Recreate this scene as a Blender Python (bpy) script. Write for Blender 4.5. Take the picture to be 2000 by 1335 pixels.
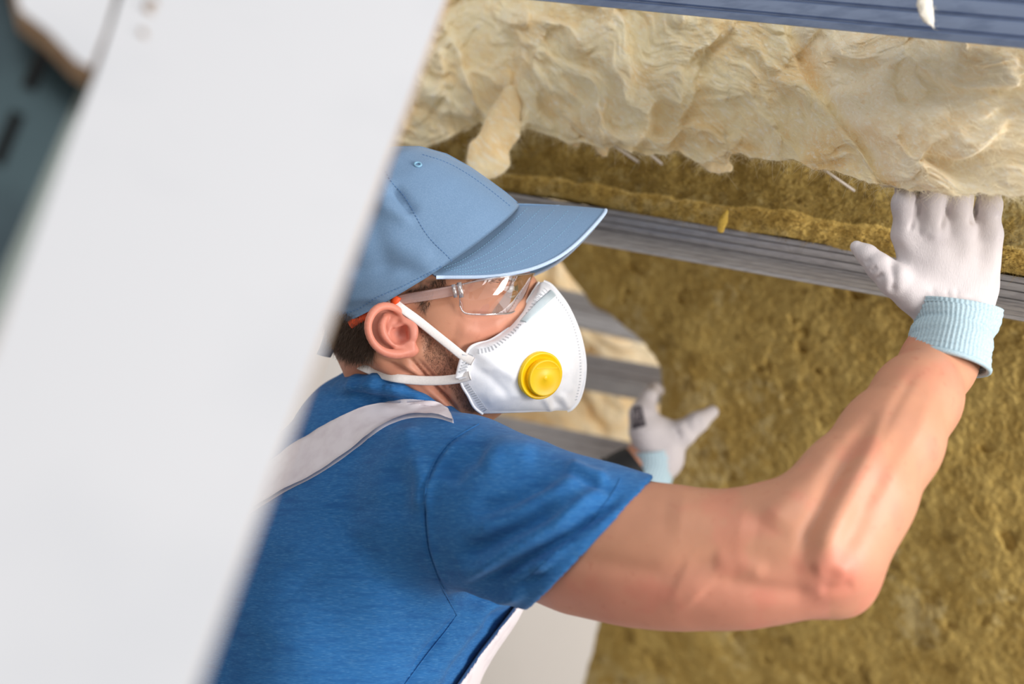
import bpy, math, random
import numpy as np
from mathutils import Vector, Matrix
from mathutils.bvhtree import BVHTree
random.seed(7); rng = np.random.default_rng(7)
for o in list(bpy.data.objects): bpy.data.objects.remove(o)
SC = bpy.context.scene; COL = SC.collection
# ------------------------------------------------------------------ camera
F = 2778.0                                   # focal length in pixels of the 2000x1335 frame (50 mm on 36 mm)
ROLL, PITCH = math.radians(10.0), math.radians(9.0)
kz = np.array([math.sin(ROLL)*math.cos(PITCH), math.cos(ROLL)*math.cos(PITCH), -math.sin(PITCH)])   # world up seen by the camera
fw = np.array([0, 0, -1.0]); ky = fw-kz*fw.dot(kz); ky /= np.linalg.norm(ky); kx = np.cross(ky, kz)
RW = np.array([kx, ky, kz]); CAMPOS = np.array([0, 0, 1.40])
cd = bpy.data.cameras.new('camera'); cam = bpy.data.objects.new('camera', cd); COL.objects.link(cam)
cam.matrix_world = Matrix([list(RW[i])+[CAMPOS[i]] for i in range(3)]+[[0, 0, 0, 1]])
cd.lens = 50; cd.sensor_width = 36; cd.clip_start = .02
cd.dof.use_dof = True; cd.dof.focus_distance = 1.345; cd.dof.aperture_fstop = 2.5
SC.camera = cam
def W(p): return np.asarray(p, float) @ RW.T + CAMPOS          # camera frame -> world
def PX(x, y, d): return np.array([(x-1000)*d/F, -(y-667.5)*d/F, -d])
def proj(p): return np.stack([1000+F*p[:, 0]/-p[:, 2], 667.5-F*p[:, 1]/-p[:, 2]], 1)
# ------------------------------------------------------------------ world, lights, exposure
wd = bpy.data.worlds.new('daylight'); SC.world = wd; wd.use_nodes = True
bg = wd.node_tree.nodes['Background']; bg.inputs[0].default_value = (.98, .985, 1.0, 1); bg.inputs[1].default_value = .47
def area(name, c, target, size, power, col):
    l = bpy.data.lights.new(name, 'AREA'); l.shape = 'RECTANGLE'; l.size, l.size_y = size; l.energy = power; l.color = col
    o = bpy.data.objects.new(name, l); COL.objects.link(o)
    a, b = Vector(W(c)), Vector(W(target)); o.location = a; o.rotation_euler = (b-a).to_track_quat('-Z', 'Y').to_euler(); return o
area('window_light', (2.0, -.12, -.05), (.25, .08, -1.5), (1.0, 1.2), 66, (1.0, .97, .94))
area('rooflight', (.3, 2.3, 1.0), (.15, .1, -1.6), (1.6, 1.2), 32, (.95, .97, 1.0))
SC.view_settings.view_transform = 'Standard'; SC.view_settings.look = 'None'
SC.view_settings.exposure = 0.2; SC.view_settings.gamma = 1; SC.view_settings.use_curve_mapping = False
SC.cycles.use_denoising = True
# ------------------------------------------------------------------ noise (numpy)
def _h(ix, iy, iz, s):
    n = (ix.astype(np.uint32)*np.uint32(374761393)) ^ (iy.astype(np.uint32)*np.uint32(668265263)) ^ (iz.astype(np.uint32)*np.uint32(2147483647)) ^ np.uint32((s*974634777) & 0xffffffff)
    n = (n ^ (n >> np.uint32(13)))*np.uint32(1274126177); n = n ^ (n >> np.uint32(16)); n = n*np.uint32(2246822519); n ^= n >> np.uint32(15)
    return n.astype(np.float64)/2147483648.0-1
def vn(p, s=0):
    p = np.asarray(p, float); i = np.floor(p).astype(np.int64); f = p-i; f = f*f*f*(f*(f*6-15)+10); r = 0
    for dx in (0, 1):
        wx = f[:, 0] if dx else 1-f[:, 0]
        for dy in (0, 1):
            wy = f[:, 1] if dy else 1-f[:, 1]
            for dz in (0, 1):
                r = r+wx*wy*(f[:, 2] if dz else 1-f[:, 2])*_h(i[:, 0]+dx, i[:, 1]+dy, i[:, 2]+dz, s)
    return r
def fbm(p, o=4, s=0, g=.5):
    a, r, t = 1., 0., 0.
    for k in range(o): r = r+a*vn(p*2.03**k+k*17.3, s+k); t += a; a *= g
    return r/t
def sst(a, b, x): t = np.clip((x-a)/(b-a), 0, 1); return t*t*(3-2*t)
# ------------------------------------------------------------------ signed distance fields
def rc(p, a, b, ra, rb):
    a = np.asarray(a, np.float32); ba = np.asarray(b, np.float32)-a
    pa = p-a; h = np.clip(pa @ ba/float(ba @ ba), 0, 1)
    q = pa-h[:, None]*ba; return np.sqrt(np.einsum('ij,ij->i', q, q))-(ra+(rb-ra)*h)
def chain(p, pts, k=.012):
    r = None
    for (a, ra), (b, rb) in zip(pts[:-1], pts[1:]):
        d = rc(p, a, b, ra, rb); r = d if r is None else smin(r, d, k)
    return r
def ell(p, c, r, M=None):
    q = p-np.asarray(c, np.float32)
    if M is not None: q = q @ np.asarray(M, np.float32).T
    r = np.asarray(r, np.float32); k0 = np.sqrt(((q/r)**2).sum(1)); k1 = np.sqrt(((q/r**2)**2).sum(1))+1e-9
    return k0*(k0-1)/k1
def smin(a, b, k): h = np.maximum(k-np.abs(a-b), 0)/k; return np.minimum(a, b)-h*h*k*.25
def smax(a, b, k): return -smin(-a, -b, k)
def nets(fn, lo, hi, h):
    lo, hi = np.array(lo, float), np.array(hi, float); n = np.ceil((hi-lo)/h).astype(int)+1
    K = 8; nb = -(-n//K); n = nb*K; V = np.empty(n, np.float32); ax = [lo[i]+(np.arange(nb[i])*K+(K-1)/2)*h for i in range(3)]
    cg = np.stack(np.meshgrid(*ax, indexing='ij'), -1).reshape(-1, 3).astype(np.float32); cv = fn(cg).reshape(nb)      # coarse pass: only blocks near the surface are refined
    V[:] = np.repeat(np.repeat(np.repeat(np.where(cv < 0, -1, 1), K, 0), K, 1), K, 2); A = np.argwhere(np.abs(cv) < K*h*1.55+.0006)
    lc = np.stack(np.meshgrid(*[np.arange(K)]*3, indexing='ij'), -1).reshape(-1, 3); V6 = V.reshape(nb[0], K, nb[1], K, nb[2], K)
    for i in range(0, len(A), 1500):
        a = A[i:i+1500]; g = (lo+(a[:, None]*K+lc[None])*h).reshape(-1, 3).astype(np.float32); V6[a[:, 0], :, a[:, 1], :, a[:, 2], :] = fn(g).reshape(-1, K, K, K)
    s = V < 0
    c = np.zeros(np.array(n)-1, np.int8)
    for dx in (0, 1):
        for dy in (0, 1):
            for dz in (0, 1): c += s[dx:n[0]-1+dx, dy:n[1]-1+dy, dz:n[2]-1+dz]
    act = np.argwhere((c > 0) & (c < 8)); idx = -np.ones(c.shape, np.int64); idx[tuple(act.T)] = np.arange(len(act))
    acc = np.zeros((len(act), 3)); cnt = np.zeros(len(act))
    for a in range(3):
        b1, b2 = [x for x in range(3) if x != a]
        for u in (0, 1):
            for v in (0, 1):
                o = np.zeros(3, int); o[b1] = u; o[b2] = v; e = o.copy(); e[a] = 1
                v0 = V[tuple((act+o).T)]; v1 = V[tuple((act+e).T)]; m = (v0 < 0) != (v1 < 0)
                t = np.where(m, v0/(v0-v1+1e-20), 0); P = (act+o).astype(float); P[:, a] += t
                acc[m] += P[m]; cnt[m] += 1
    verts = lo+acc/cnt[:, None]*h; faces = []
    for a in range(3):
        b, c2 = (a+1) % 3, (a+2) % 3
        s0 = np.take(s, range(n[a]-1), a); s1 = np.take(s, range(1, n[a]), a); E = np.argwhere(s0 != s1)
        E = E[(E[:, b] > 0) & (E[:, c2] > 0) & (E[:, b] < n[b]-1) & (E[:, c2] < n[c2]-1)]
        q = []
        for db, dc in ((-1, -1), (0, -1), (0, 0), (-1, 0)):
            t = E.copy(); t[:, b] += db; t[:, c2] += dc; q.append(idx[tuple(t.T)])
        q = np.stack(q, 1); fl = ~s[tuple(E.T)]; q[fl] = q[fl][:, ::-1]; faces.append(q)
    return verts, np.concatenate(faces)
def normals(v, f):
    n = np.zeros_like(v); f = np.asarray(f)
    fn = np.cross(v[f[:, 2]]-v[f[:, 0]], v[f[:, 3 if f.shape[1] > 3 else 1]]-v[f[:, 1 if f.shape[1] > 3 else 0]])
    for k in range(f.shape[1]):
        for c in range(3): n[:, c] += np.bincount(f[:, k], fn[:, c], len(v))
    return n/(np.linalg.norm(n, axis=1)[:, None]+1e-12)
def smooth(v, f, it=2, lam=.5):
    e = np.concatenate([f[:, [0, 1]], f[:, [1, 2]], f[:, [2, 3]], f[:, [3, 0]]])
    for _ in range(it):
        for l in (lam, -lam*1.03):
            s = np.zeros_like(v); c = np.zeros(len(v))
            c = np.bincount(e.ravel(), minlength=len(v)).astype(float)
            for k in range(3): s[:, k] = np.bincount(e[:, 0], v[e[:, 1], k], len(v))+np.bincount(e[:, 1], v[e[:, 0], k], len(v))
            v = v+l*(s/np.maximum(c, 1)[:, None]-v)
    return v
def pldist(q, pl):
    pl = np.asarray(pl, float); best = np.full(len(q), 1e9); par = np.zeros(len(q))
    for i in range(len(pl)-1):
        a, ba = pl[i], pl[i+1]-pl[i]; t = np.clip((q-a) @ ba/(ba @ ba), 0, 1); d = np.linalg.norm(q-a-t[:, None]*ba, axis=1)
        m = d < best; best[m] = d[m]; par[m] = (i+t[m])/(len(pl)-1)
    return best, par
def ridge(v, f, lines):
    """real folds: move the camera-facing vertices along their normals near polylines; (points, width px, height m)"""
    n = normals(v, f); q = proj(v); face = np.clip((n*(-v)).sum(1)/np.linalg.norm(v, axis=1)*2.5, 0, 1); off = np.zeros(len(v))
    for pl, w, hgt in lines:
        d, t = pldist(q, pl); off += hgt*np.exp(-(d/w)**2)*np.clip(np.minimum(t, 1-t)*5+.12, 0, 1)
    return v+n*(off*face)[:, None]
def inpoly(q, poly):
    poly = np.asarray(poly, float); r = np.zeros(len(q), bool); j = len(poly)-1
    for i in range(len(poly)):
        a, b = poly[i], poly[j]
        r ^= ((a[1] > q[:, 1]) != (b[1] > q[:, 1])) & (q[:, 0] < (b[0]-a[0])*(q[:, 1]-a[1])/(b[1]-a[1]+1e-12)+a[0]); j = i
    return r
def spline(pts, n):
    P = np.asarray(pts, float); m = len(P); t = np.linspace(0, m-1, n); i = np.clip(t.astype(int), 0, m-2); f = (t-i)[:, None]
    g = lambda k: P[np.clip(k, 0, m-1)]
    p0, p1, p2, p3 = g(i-1), g(i), g(i+1), g(i+2)
    return .5*(2*p1+(p2-p0)*f+(2*p0-5*p1+4*p2-p3)*f*f+(3*p1-p0-3*p2+p3)*f**3)
# ------------------------------------------------------------------ objects
def empty(name, c, label=None, cat=None, group=None):
    o = bpy.data.objects.new(name, None); COL.objects.link(o); o.location = W(c); o.empty_display_size = .05; tag(o, label, cat, group); return o
def tag(o, label=None, cat=None, group=None, kind=None):
    if label: o['label'] = label
    if cat: o['category'] = cat
    if group: o['group'] = group
    if kind: o['kind'] = kind
    return o
def obj(name, v, f, mats, parent=None, col=None, smoothed=True, mi=None, world=False):
    """v in the camera frame (metres) unless world; the object's origin is its own centre, or its parent's"""
    v = np.asarray(v, float); w = v if world else W(v)
    if parent:
        P = Vector((0, 0, 0)); q = parent
        while q: P += q.location; q = q.parent
        org = np.array(P); loc = np.zeros(3)
    else: org = np.array([w[:, 0].mean(), w[:, 1].mean(), w[:, 2].min()]); loc = org
    me = bpy.data.meshes.new(name)
    if isinstance(f, np.ndarray):
        m_, k_ = f.shape; me.vertices.add(len(w)); me.vertices.foreach_set('co', (w-org).astype(np.float32).ravel()); me.loops.add(m_*k_); me.loops.foreach_set('vertex_index', f.astype(np.int32).ravel())
        me.polygons.add(m_); me.polygons.foreach_set('loop_start', np.arange(0, m_*k_, k_, dtype=np.int32)); me.update(calc_edges=True)
    else: me.from_pydata((w-org).tolist(), [], f)
    for m in (mats if isinstance(mats, (list, tuple)) else [mats]): me.materials.append(m)
    if smoothed: me.polygons.foreach_set('use_smooth', np.ones(len(me.polygons), bool))
    if mi is not None: me.polygons.foreach_set('material_index', np.asarray(mi, np.int32))
    if col is not None:
        a = me.color_attributes.new('Col', 'FLOAT_COLOR', 'POINT'); a.data.foreach_set('color', np.c_[col, np.ones(len(col))].astype(np.float32).ravel())
    me.validate(); me.update(); o = bpy.data.objects.new(name, me); COL.objects.link(o); o.location = loc
    if parent: o.parent = parent
    return o
def bvh(v, f): return BVHTree.FromPolygons([tuple(x) for x in v], [tuple(int(i) for i in x) for x in f])
def hit(b, x, y):
    d = Vector(PX(x, y, 1)); d.normalize(); r = b.ray_cast(Vector((0, 0, 0)), d)
    if r[0] is None: return None, None
    n = r[1] if r[1].dot(d) < 0 else -r[1]; return np.array(r[0]), np.array(n)
def joinm(parts):
    V, Fc, n = [], [], 0
    for v, f in parts:
        v = np.asarray(v, float); V.append(v); Fc += [[int(i)+n for i in x] for x in f]; n += len(v)
    return np.concatenate(V), Fc
def gridf(nu, nv, loopu=False):
    i, j = np.meshgrid(np.arange(nu if loopu else nu-1), np.arange(nv-1), indexing='ij'); i, j = i.ravel(), j.ravel(); k = (i+1) % nu
    return np.stack([i*nv+j, k*nv+j, k*nv+j+1, i*nv+j+1], 1)
def tube(pts, r, ns=8, flat=None, up=None):
    """swept tube; r scalar or list; flat=(a,b) scales the section; up = normals for the thin axis"""
    P = np.asarray(pts, float); n = len(P); T = np.gradient(P, axis=0); T /= np.linalg.norm(T, axis=1)[:, None]+1e-12
    U = np.tile([0, 0, 1.], (n, 1)) if up is None else np.asarray(up, float)
    S = np.cross(T, U); S /= np.linalg.norm(S, axis=1)[:, None]+1e-12; U = np.cross(S, T)
    r = np.broadcast_to(np.asarray(r, float), (n,)); fa, fb = flat or (1, 1); v = []
    for k in range(ns):
        a = 2*math.pi*k/ns; v.append(P+S*(r*fa*math.cos(a))[:, None]+U*(r*fb*math.sin(a))[:, None])
    v = np.stack(v, 0).reshape(-1, 3); f = gridf(ns, n, True).tolist()
    f += [[k*n for k in range(ns)], [k*n+n-1 for k in range(ns)][::-1]]
    return v, f
def box(c, ax, half):
    c, ax = np.asarray(c, float), np.asarray(ax, float); v = []
    for x in (-1, 1):
        for y in (-1, 1):
            for z in (-1, 1): v.append(c+ax[0]*half[0]*x+ax[1]*half[1]*y+ax[2]*half[2]*z)
    return np.array(v), [[0, 1, 3, 2], [4, 6, 7, 5], [0, 4, 5, 1], [2, 3, 7, 6], [0, 2, 6, 4], [1, 5, 7, 3]]
def on(b, pl, off):
    """points lying on a surface under a line, with their normals"""
    P, N = [], []
    for x, y in pl:
        p, n = hit(b, x, y)
        if p is None: continue
        P.append(p+n*off); N.append(n)
    return np.array(P), np.array(N)
def dashes(b, pl, step, length, wid, off=.0004, across=False, hgt=.0004):
    """small stitches following a line on a surface"""
    L = np.r_[0, np.cumsum(np.linalg.norm(np.diff(pl, axis=0), axis=1))]; out = []
    for s in np.arange(step*.5, L[-1], step):
        c = np.array([np.interp(s, L, np.array(pl)[:, k]) for k in (0, 1)]); e = np.array([np.interp(min(s+2, L[-1]), L, np.array(pl)[:, k]) for k in (0, 1)])
        p, n = hit(b, *c); q, _ = hit(b, *e)
        if p is None or q is None: continue
        t = q-p; t -= n*t.dot(n)
        if np.linalg.norm(t) < 1e-7: continue
        t /= np.linalg.norm(t); s2 = np.cross(n, t)
        if across: t, s2 = s2, t
        out.append(box(p+n*off, (t, s2, n), (length/2, wid/2, hgt)))
    return joinm(out) if out else None
def strands(P, D, L, w, curl=.3, seg=3, taper=True):
    """thin ribbons (fibres, hairs)"""
    n = len(P); D = D/(np.linalg.norm(D, axis=1)[:, None]+1e-9); R = rng.normal(size=(n, 3)); S = np.cross(D, R); S /= np.linalg.norm(S, axis=1)[:, None]+1e-9
    B = np.cross(S, D); L = np.broadcast_to(L, (n,)); c = rng.normal(size=n)*curl; V = []
    for k in range(seg+1):
        t = k/seg; c0 = P+D*(L*t)[:, None]+B*(L*c*t*t)[:, None]; ww = w*(1-.8*t if taper else 1); V += [c0-S*ww/2, c0+S*ww/2]
    V = np.stack(V, 1).reshape(-1, 3); b = np.arange(n)[:, None]*(2*(seg+1)); f = np.concatenate([b+np.array([2*k, 2*k+1, 2*k+3, 2*k+2]) for k in range(seg)])
    return V, f
# ------------------------------------------------------------------ materials
def lin(r, g, b): return tuple(((c/255)/12.92 if c/255 <= .04045 else ((c/255+.055)/1.055)**2.4) for c in (r, g, b))
def mat(name, c, rough=.8, metal=0, attr=False, noise=(), bump=(), sss=0, ssr=(1, .35, .2), sss_scale=.003, sheen=0, spec=None, transl=0):
    """noise: (scale xyz, colour, lo, hi, detail) layers mixed over c; bump: (scale xyz, strength, distance)"""
    m = bpy.data.materials.new(name); m.use_nodes = True; t = m.node_tree; N, L = t.nodes, t.links; b = N['Principled BSDF']
    b.inputs['Roughness'].default_value = rough; b.inputs['Metallic'].default_value = metal
    if spec is not None: b.inputs['Specular IOR Level'].default_value = spec
    if sheen: b.inputs['Sheen Weight'].default_value = sheen; b.inputs['Sheen Roughness'].default_value = .5
    if sss: b.inputs['Subsurface Weight'].default_value = sss; b.inputs['Subsurface Radius'].default_value = ssr; b.inputs['Subsurface Scale'].default_value = sss_scale
    tc = N.new('ShaderNodeTexCoord'); cur = None
    if attr: a = N.new('ShaderNodeAttribute'); a.attribute_name = 'Col'; cur = a.outputs['Color']
    def tex(sc, det, rot=None):
        mp = N.new('ShaderNodeMapping'); mp.inputs['Scale'].default_value = sc
        if rot: mp.vector_type = 'TEXTURE'; mp.inputs['Rotation'].default_value = rot; mp.inputs['Scale'].default_value = [1/x for x in sc]
        L.new(tc.outputs['Object'], mp.inputs[0]); n = N.new('ShaderNodeTexNoise'); n.inputs['Scale'].default_value = 1; n.inputs['Detail'].default_value = det
        L.new(mp.outputs[0], n.inputs['Vector']); return n.outputs[0]
    for ly in noise:
        sc, cc, lo, hi, det = ly[:5]; rot = ly[5] if len(ly) > 5 else None
        r = N.new('ShaderNodeMapRange'); L.new(tex(sc, det, rot), r.inputs[0]); r.inputs[1].default_value = lo; r.inputs[2].default_value = hi
        mx = N.new('ShaderNodeMix'); mx.data_type = 'RGBA'; L.new(r.outputs[0], mx.inputs[0])
        if cur is None: mx.inputs[6].default_value = (*c, 1)
        else: L.new(cur, mx.inputs[6])
        mx.inputs[7].default_value = (*cc, 1); cur = mx.outputs[2]
    if cur is None: b.inputs['Base Color'].default_value = (*c, 1)
    else: L.new(cur, b.inputs['Base Color'])
    pv = None
    for bl in bump:
        sc, st, di = bl[:3]; bp = N.new('ShaderNodeBump'); bp.inputs['Strength'].default_value = st; bp.inputs['Distance'].default_value = di
        L.new(tex(sc, 3, bl[3] if len(bl) > 3 else None), bp.inputs['Height'])
        if pv: L.new(pv, bp.inputs['Normal'])
        pv = bp.outputs[0]
    if pv: L.new(pv, b.inputs['Normal'])
    if transl:
        tr = N.new('ShaderNodeBsdfTranslucent'); ms = N.new('ShaderNodeMixShader'); ms.inputs[0].default_value = transl
        if cur is None: tr.inputs[0].default_value = (*c, 1)
        else: L.new(cur, tr.inputs[0])
        L.new(b.outputs[0], ms.inputs[1]); L.new(tr.outputs[0], ms.inputs[2]); L.new(ms.outputs[0], N['Material Output'].inputs[0])
    return m
def glass(name, tint, gloss, rough=.03, milk=0, milkc=(1, 1, 1)):
    m = bpy.data.materials.new(name); m.use_nodes = True; t = m.node_tree; N, L = t.nodes, t.links; N.remove(N['Principled BSDF'])
    tr = N.new('ShaderNodeBsdfTransparent'); tr.inputs[0].default_value = (*tint, 1); g = N.new('ShaderNodeBsdfGlossy'); g.inputs['Roughness'].default_value = rough
    lw = N.new('ShaderNodeLayerWeight'); lw.inputs[0].default_value = .35; mr = N.new('ShaderNodeMapRange'); mr.inputs[3].default_value = gloss; mr.inputs[4].default_value = min(1, gloss+.6)
    L.new(lw.outputs['Fresnel'], mr.inputs[0]); mx = N.new('ShaderNodeMixShader'); L.new(mr.outputs[0], mx.inputs[0]); base = tr.outputs[0]
    if milk:
        d = N.new('ShaderNodeBsdfDiffuse'); d.inputs[0].default_value = (*milkc, 1); m2 = N.new('ShaderNodeMixShader'); m2.inputs[0].default_value = milk
        L.new(tr.outputs[0], m2.inputs[1]); L.new(d.outputs[0], m2.inputs[2]); base = m2.outputs[0]
    L.new(base, mx.inputs[1]); L.new(g.outputs[0], mx.inputs[2]); L.new(mx.outputs[0], N['Material Output'].inputs[0]); return m
SPR = (0, math.radians(-8), 0)
M = dict(
 board=mat('plasterboard_paper', lin(192, 192, 194), .85, noise=[((7, 7, 7), lin(184, 185, 188), .45, .7, 3)], bump=[((300,)*3, .05, .001)]),
 core=mat('plasterboard_core', lin(176, 148, 118), .95, noise=[((60,)*3, lin(150, 115, 85), .45, .65, 3)]),
 wall=mat('white_wall', lin(234, 228, 222), .9, noise=[((3,)*3, lin(229, 223, 216), .45, .65, 3)]),
 floor=mat('screed', lin(170, 165, 158), .9, noise=[((5,)*3, lin(150, 146, 140), .4, .65, 4)]),
 zinc=mat('zinc_steel', lin(190, 187, 186), .45, .5, noise=[((3, 120, 420), lin(172, 168, 168), .42, .66, 3)], bump=[((40, 400, 400), .05, .0004)]),
 zincb=mat('zinc_steel_blueish', lin(146, 162, 192), .45, .6, noise=[((3, 60, 160), lin(130, 146, 176), .42, .66, 3)]),
 stud=mat('dark_stud_steel', lin(70, 88, 92), .45, .5, noise=[((12,)*3, lin(52, 66, 72), .4, .65, 3)]),
 studl=mat('stud_flange', lin(150, 158, 150), .5, .3),
 black=mat('black_void', (.004, .004, .005), .9),
 gwool=mat('glass_wool', (1, 1, 1), .95, attr=True, noise=[((26, 120, 150), lin(238, 200, 142), .55, .95, 4, (0, .6, 0)), ((40, 200, 420), lin(253, 247, 232), .50, .80, 4, (0, .6, 0)), ((50, 200, 330), lin(234, 194, 134), .64, .98, 3, (0, -.5, 0))], bump=[((60, 200, 420), .22, .0014, (0, .6, 0))], sheen=.2, transl=.10),
 gfib=mat('glass_wool_fibre', lin(246, 238, 210), .9, transl=.4),
 rwool=mat('rock_wool', (1, 1, 1), .97, attr=True, noise=[((600, 420, 600), lin(112, 86, 38), .52, .8, 4), ((300, 300, 300), lin(206, 184, 124), .60, .9, 3)], bump=[((380,)*3, .28, .002)], spec=.1),
 rfib=mat('rock_wool_fibre', lin(190, 160, 84), .9, transl=.2),
 rdark=mat('rock_wool_dark_fibre', lin(92, 68, 28), .95),
 cap=mat('cap_cotton', lin(103, 132, 163), .66, noise=[((900,)*3, lin(114, 142, 172), .4, .7, 2)], bump=[((1500,)*3, .12, .0006)], sheen=.15, spec=.3),
 capu=mat('cap_brim_edge', lin(176, 196, 222), .7, noise=[((900,)*3, lin(190, 208, 230), .4, .7, 2)]),
 thread=mat('cap_thread', lin(82, 118, 160), .8),
 threadl=mat('cap_thread_light', lin(128, 172, 198), .8),
 mask=mat('mask_fleece', lin(246, 246, 249), .9, noise=[((120,)*3, lin(240, 241, 245), .45, .65, 3)], bump=[((500,)*3, .1, .0008)], sss=.0, sheen=.1),
 weld=mat('mask_weld', lin(196, 198, 203), .85), clip=mat('nose_clip', lin(190, 203, 208), .5, noise=[((90,)*3, lin(204, 214, 218), .4, .7, 2)]),
 yellow=mat('valve_yellow', lin(250, 204, 6), .42, noise=[((40,)*3, lin(246, 196, 4), .45, .6, 2)]),
 elastic=mat('elastic_band', lin(236, 230, 226), .85, noise=[((500, 500, 500), lin(226, 220, 217), .4, .8, 2)]),
 lens=glass('clear_lens', (.985, .975, .975), .07, .04), rim=glass('lens_edge', (.80, .72, .70), .25, .1, .25, lin(230, 215, 212)),
 temple=glass('clear_temple', (.93, .88, .86), .10, .15, .35, lin(226, 186, 176)), hinge=glass('clear_hinge', (.9, .88, .88), .35, .1, .35, lin(235, 220, 216)),
 orange=mat('orange_rubber', lin(238, 84, 30), .5),
 skin=mat('skin', (1, 1, 1), .48, attr=True, noise=[((90,)*3, lin(176, 106, 84), .62, .95, 4)], bump=[((900,)*3, .12, .0006), ((130,)*3, .06, .002)], sss=.12, spec=.35),
 hair=mat('dark_hair', lin(84, 66, 52), .6), stub=mat('stubble', lin(96, 66, 50), .7), eye=mat('eyeball', lin(235, 228, 224), .15), iris=mat('iris', lin(70, 90, 100), .2),
 shirt=mat('heather_blue_jersey', lin(44, 103, 161), .92, noise=[((160, 160, 1500), lin(92, 146, 192), .50, .98, 3, SPR), ((130, 130, 1200), lin(30, 78, 132), .52, .88, 3, SPR), ((30, 30, 200), lin(36, 88, 146), .5, .8, 2, SPR)], bump=[((300, 300, 2000), .12, .0005, SPR)], sheen=.08, spec=.15),
 white=mat('white_workwear', lin(226, 218, 222), .9, noise=[((60,)*3, lin(216, 206, 211), .45, .7, 3)], bump=[((900,)*3, .12, .0006)]),
 glove=mat('glove_nylon', lin(203, 195, 195), .85, noise=[((25,)*3, lin(188, 180, 181), .45, .7, 3)], bump=[((1500, 1500, 160), .45, .0009), ((900,)*3, .12, .0006)]),
 cuff=mat('cuff_knit', lin(174, 195, 203), .9, noise=[((700,)*3, lin(154, 178, 189), .45, .65, 2)], bump=[((900,)*3, .3, .0008)]),
 stamp=mat('glove_stamp', lin(62, 56, 62), .8), stampl=mat('stamp_letter', lin(168, 158, 160), .85),
 band=mat('black_band', lin(22, 21, 22), .6), shoe=mat('shoe_leather', lin(70, 60, 50), .6),
 nylon=mat('clear_pin', lin(214, 205, 196), .4, transl=.4), dirt=mat('dirt', lin(150, 130, 112), .95))
def plane_inv(p3):
    A = np.array([[1, x, y] for x, y, d in p3]); k = np.linalg.solve(A, [1/d for x, y, d in p3]); return lambda x, y: 1/(k[0]+k[1]*np.asarray(x, float)+k[2]*np.asarray(y, float))

# ================================================================== SETTING
def quad_wall(name, a, b, z0, z1, m):
    a, b = np.array(a, float), np.array(b, float); n = np.array([-(b-a)[1], (b-a)[0]]); n = n/np.linalg.norm(n)*.1
    p = [a, b, b+n, a+n]; v = [[*q, z] for z in (z0, z1) for q in p]
    f = [[0, 1, 2, 3], [4, 7, 6, 5], [0, 4, 5, 1], [1, 5, 6, 2], [2, 6, 7, 3], [3, 7, 4, 0]]
    o = obj(name, np.array(v), f, m, smoothed=False, world=True); return tag(o, kind='structure')
quad_wall('wall_back', (-3.2, 3.7), (3.2, 3.3), 0, 3.1, M['wall'])
quad_wall('wall_left', (-3.2, -2.0), (-3.2, 3.7), 0, 3.1, M['wall'])
fl = obj('floor', np.array([[-3.3, -2, -.1], [3.3, -2, -.1], [3.3, 3.7, -.1], [-3.3, 3.7, -.1], [-3.3, -2, 0], [3.3, -2, 0], [3.3, 3.7, 0], [-3.3, 3.7, 0]]),
         [[3, 2, 1, 0], [4, 5, 6, 7], [0, 1, 5, 4], [1, 2, 6, 5], [2, 3, 7, 6], [3, 0, 4, 7]], M['floor'], smoothed=False, world=True); tag(fl, kind='structure')

# ------------------------------------------------------------------ foreground plasterboards and stud
BD = plane_inv([(870, 0, .84), (390, 1335, .50), (0, 300, .64)])
def plate(poly, df, th, push=None):
    """flat board from an outline on a plane, with real thickness; side faces get material 1"""
    P = np.array([PX(x, y, float(df(x, y))) for x, y in poly]); n = np.cross(P[1]-P[0], P[2]-P[0]); n /= np.linalg.norm(n)
    if n[2] < 0: n = -n
    k = len(P); Q = P-n*th
    if push: Q = Q+np.array(push)
    v = np.concatenate([P, Q]); f = [list(range(k))[::-1], [i+k for i in range(k)]]+[[i, (i+1) % k, (i+1) % k+k, i+k] for i in range(k)]
    return v, f, [0, 0]+[1]*k
v, f, mi = plate([(330, -300), (978, -300), (630, 668), (392, 1330), (330, 1500), (-330, 1500), (0, 652), (60, 480), (130, 290), (186, 148), (212, 70)], BD, .0125, [(0, 0, 0), (.0020, -.0007, 0), (.0010, -.0004, 0), (.0002, 0, 0)]+[(0, 0, 0)]*7)
big = obj('plasterboard_sheet', v, f, [M['board'], M['core']], smoothed=False, mi=mi); tag(big, 'large white plasterboard sheet slanting across the near left, in front of the worker', 'plasterboard')
v, f, mi = plate([(-40, -300), (322, -300), (240, -60), (206, 60), (178, 132), (150, 118), (96, 62), (40, 20)], lambda x, y: BD(x, y)-.002, .0125)
sm = obj('plasterboard_offcut', v, f, [M['board'], M['core']], smoothed=False, mi=mi); tag(sm, 'small white plasterboard corner above the dark perforated stud', 'plasterboard')
for k, (x, y, r) in enumerate([(288, 22, 13), (278, 68, 9), (300, 8, 8)]):           # filler smears on the sheet
    d = float(BD(x, y)); P = [PX(x+r*math.cos(a)*(1+.3*math.sin(3*a+k))*.8, y+r*1.5*math.sin(a), float(BD(x, y))-.0008) for a in np.linspace(0, 2*math.pi, 14, endpoint=False)]
    P2 = [p*1.0012 for p in P]; v = np.array(P+P2); n = 14
    obj('filler_smear', v, [list(range(n))[::-1], [i+n for i in range(n)]]+[[i, (i+1) % n, (i+1) % n+n, i+n] for i in range(n)], M['dirt'], parent=big)
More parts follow.
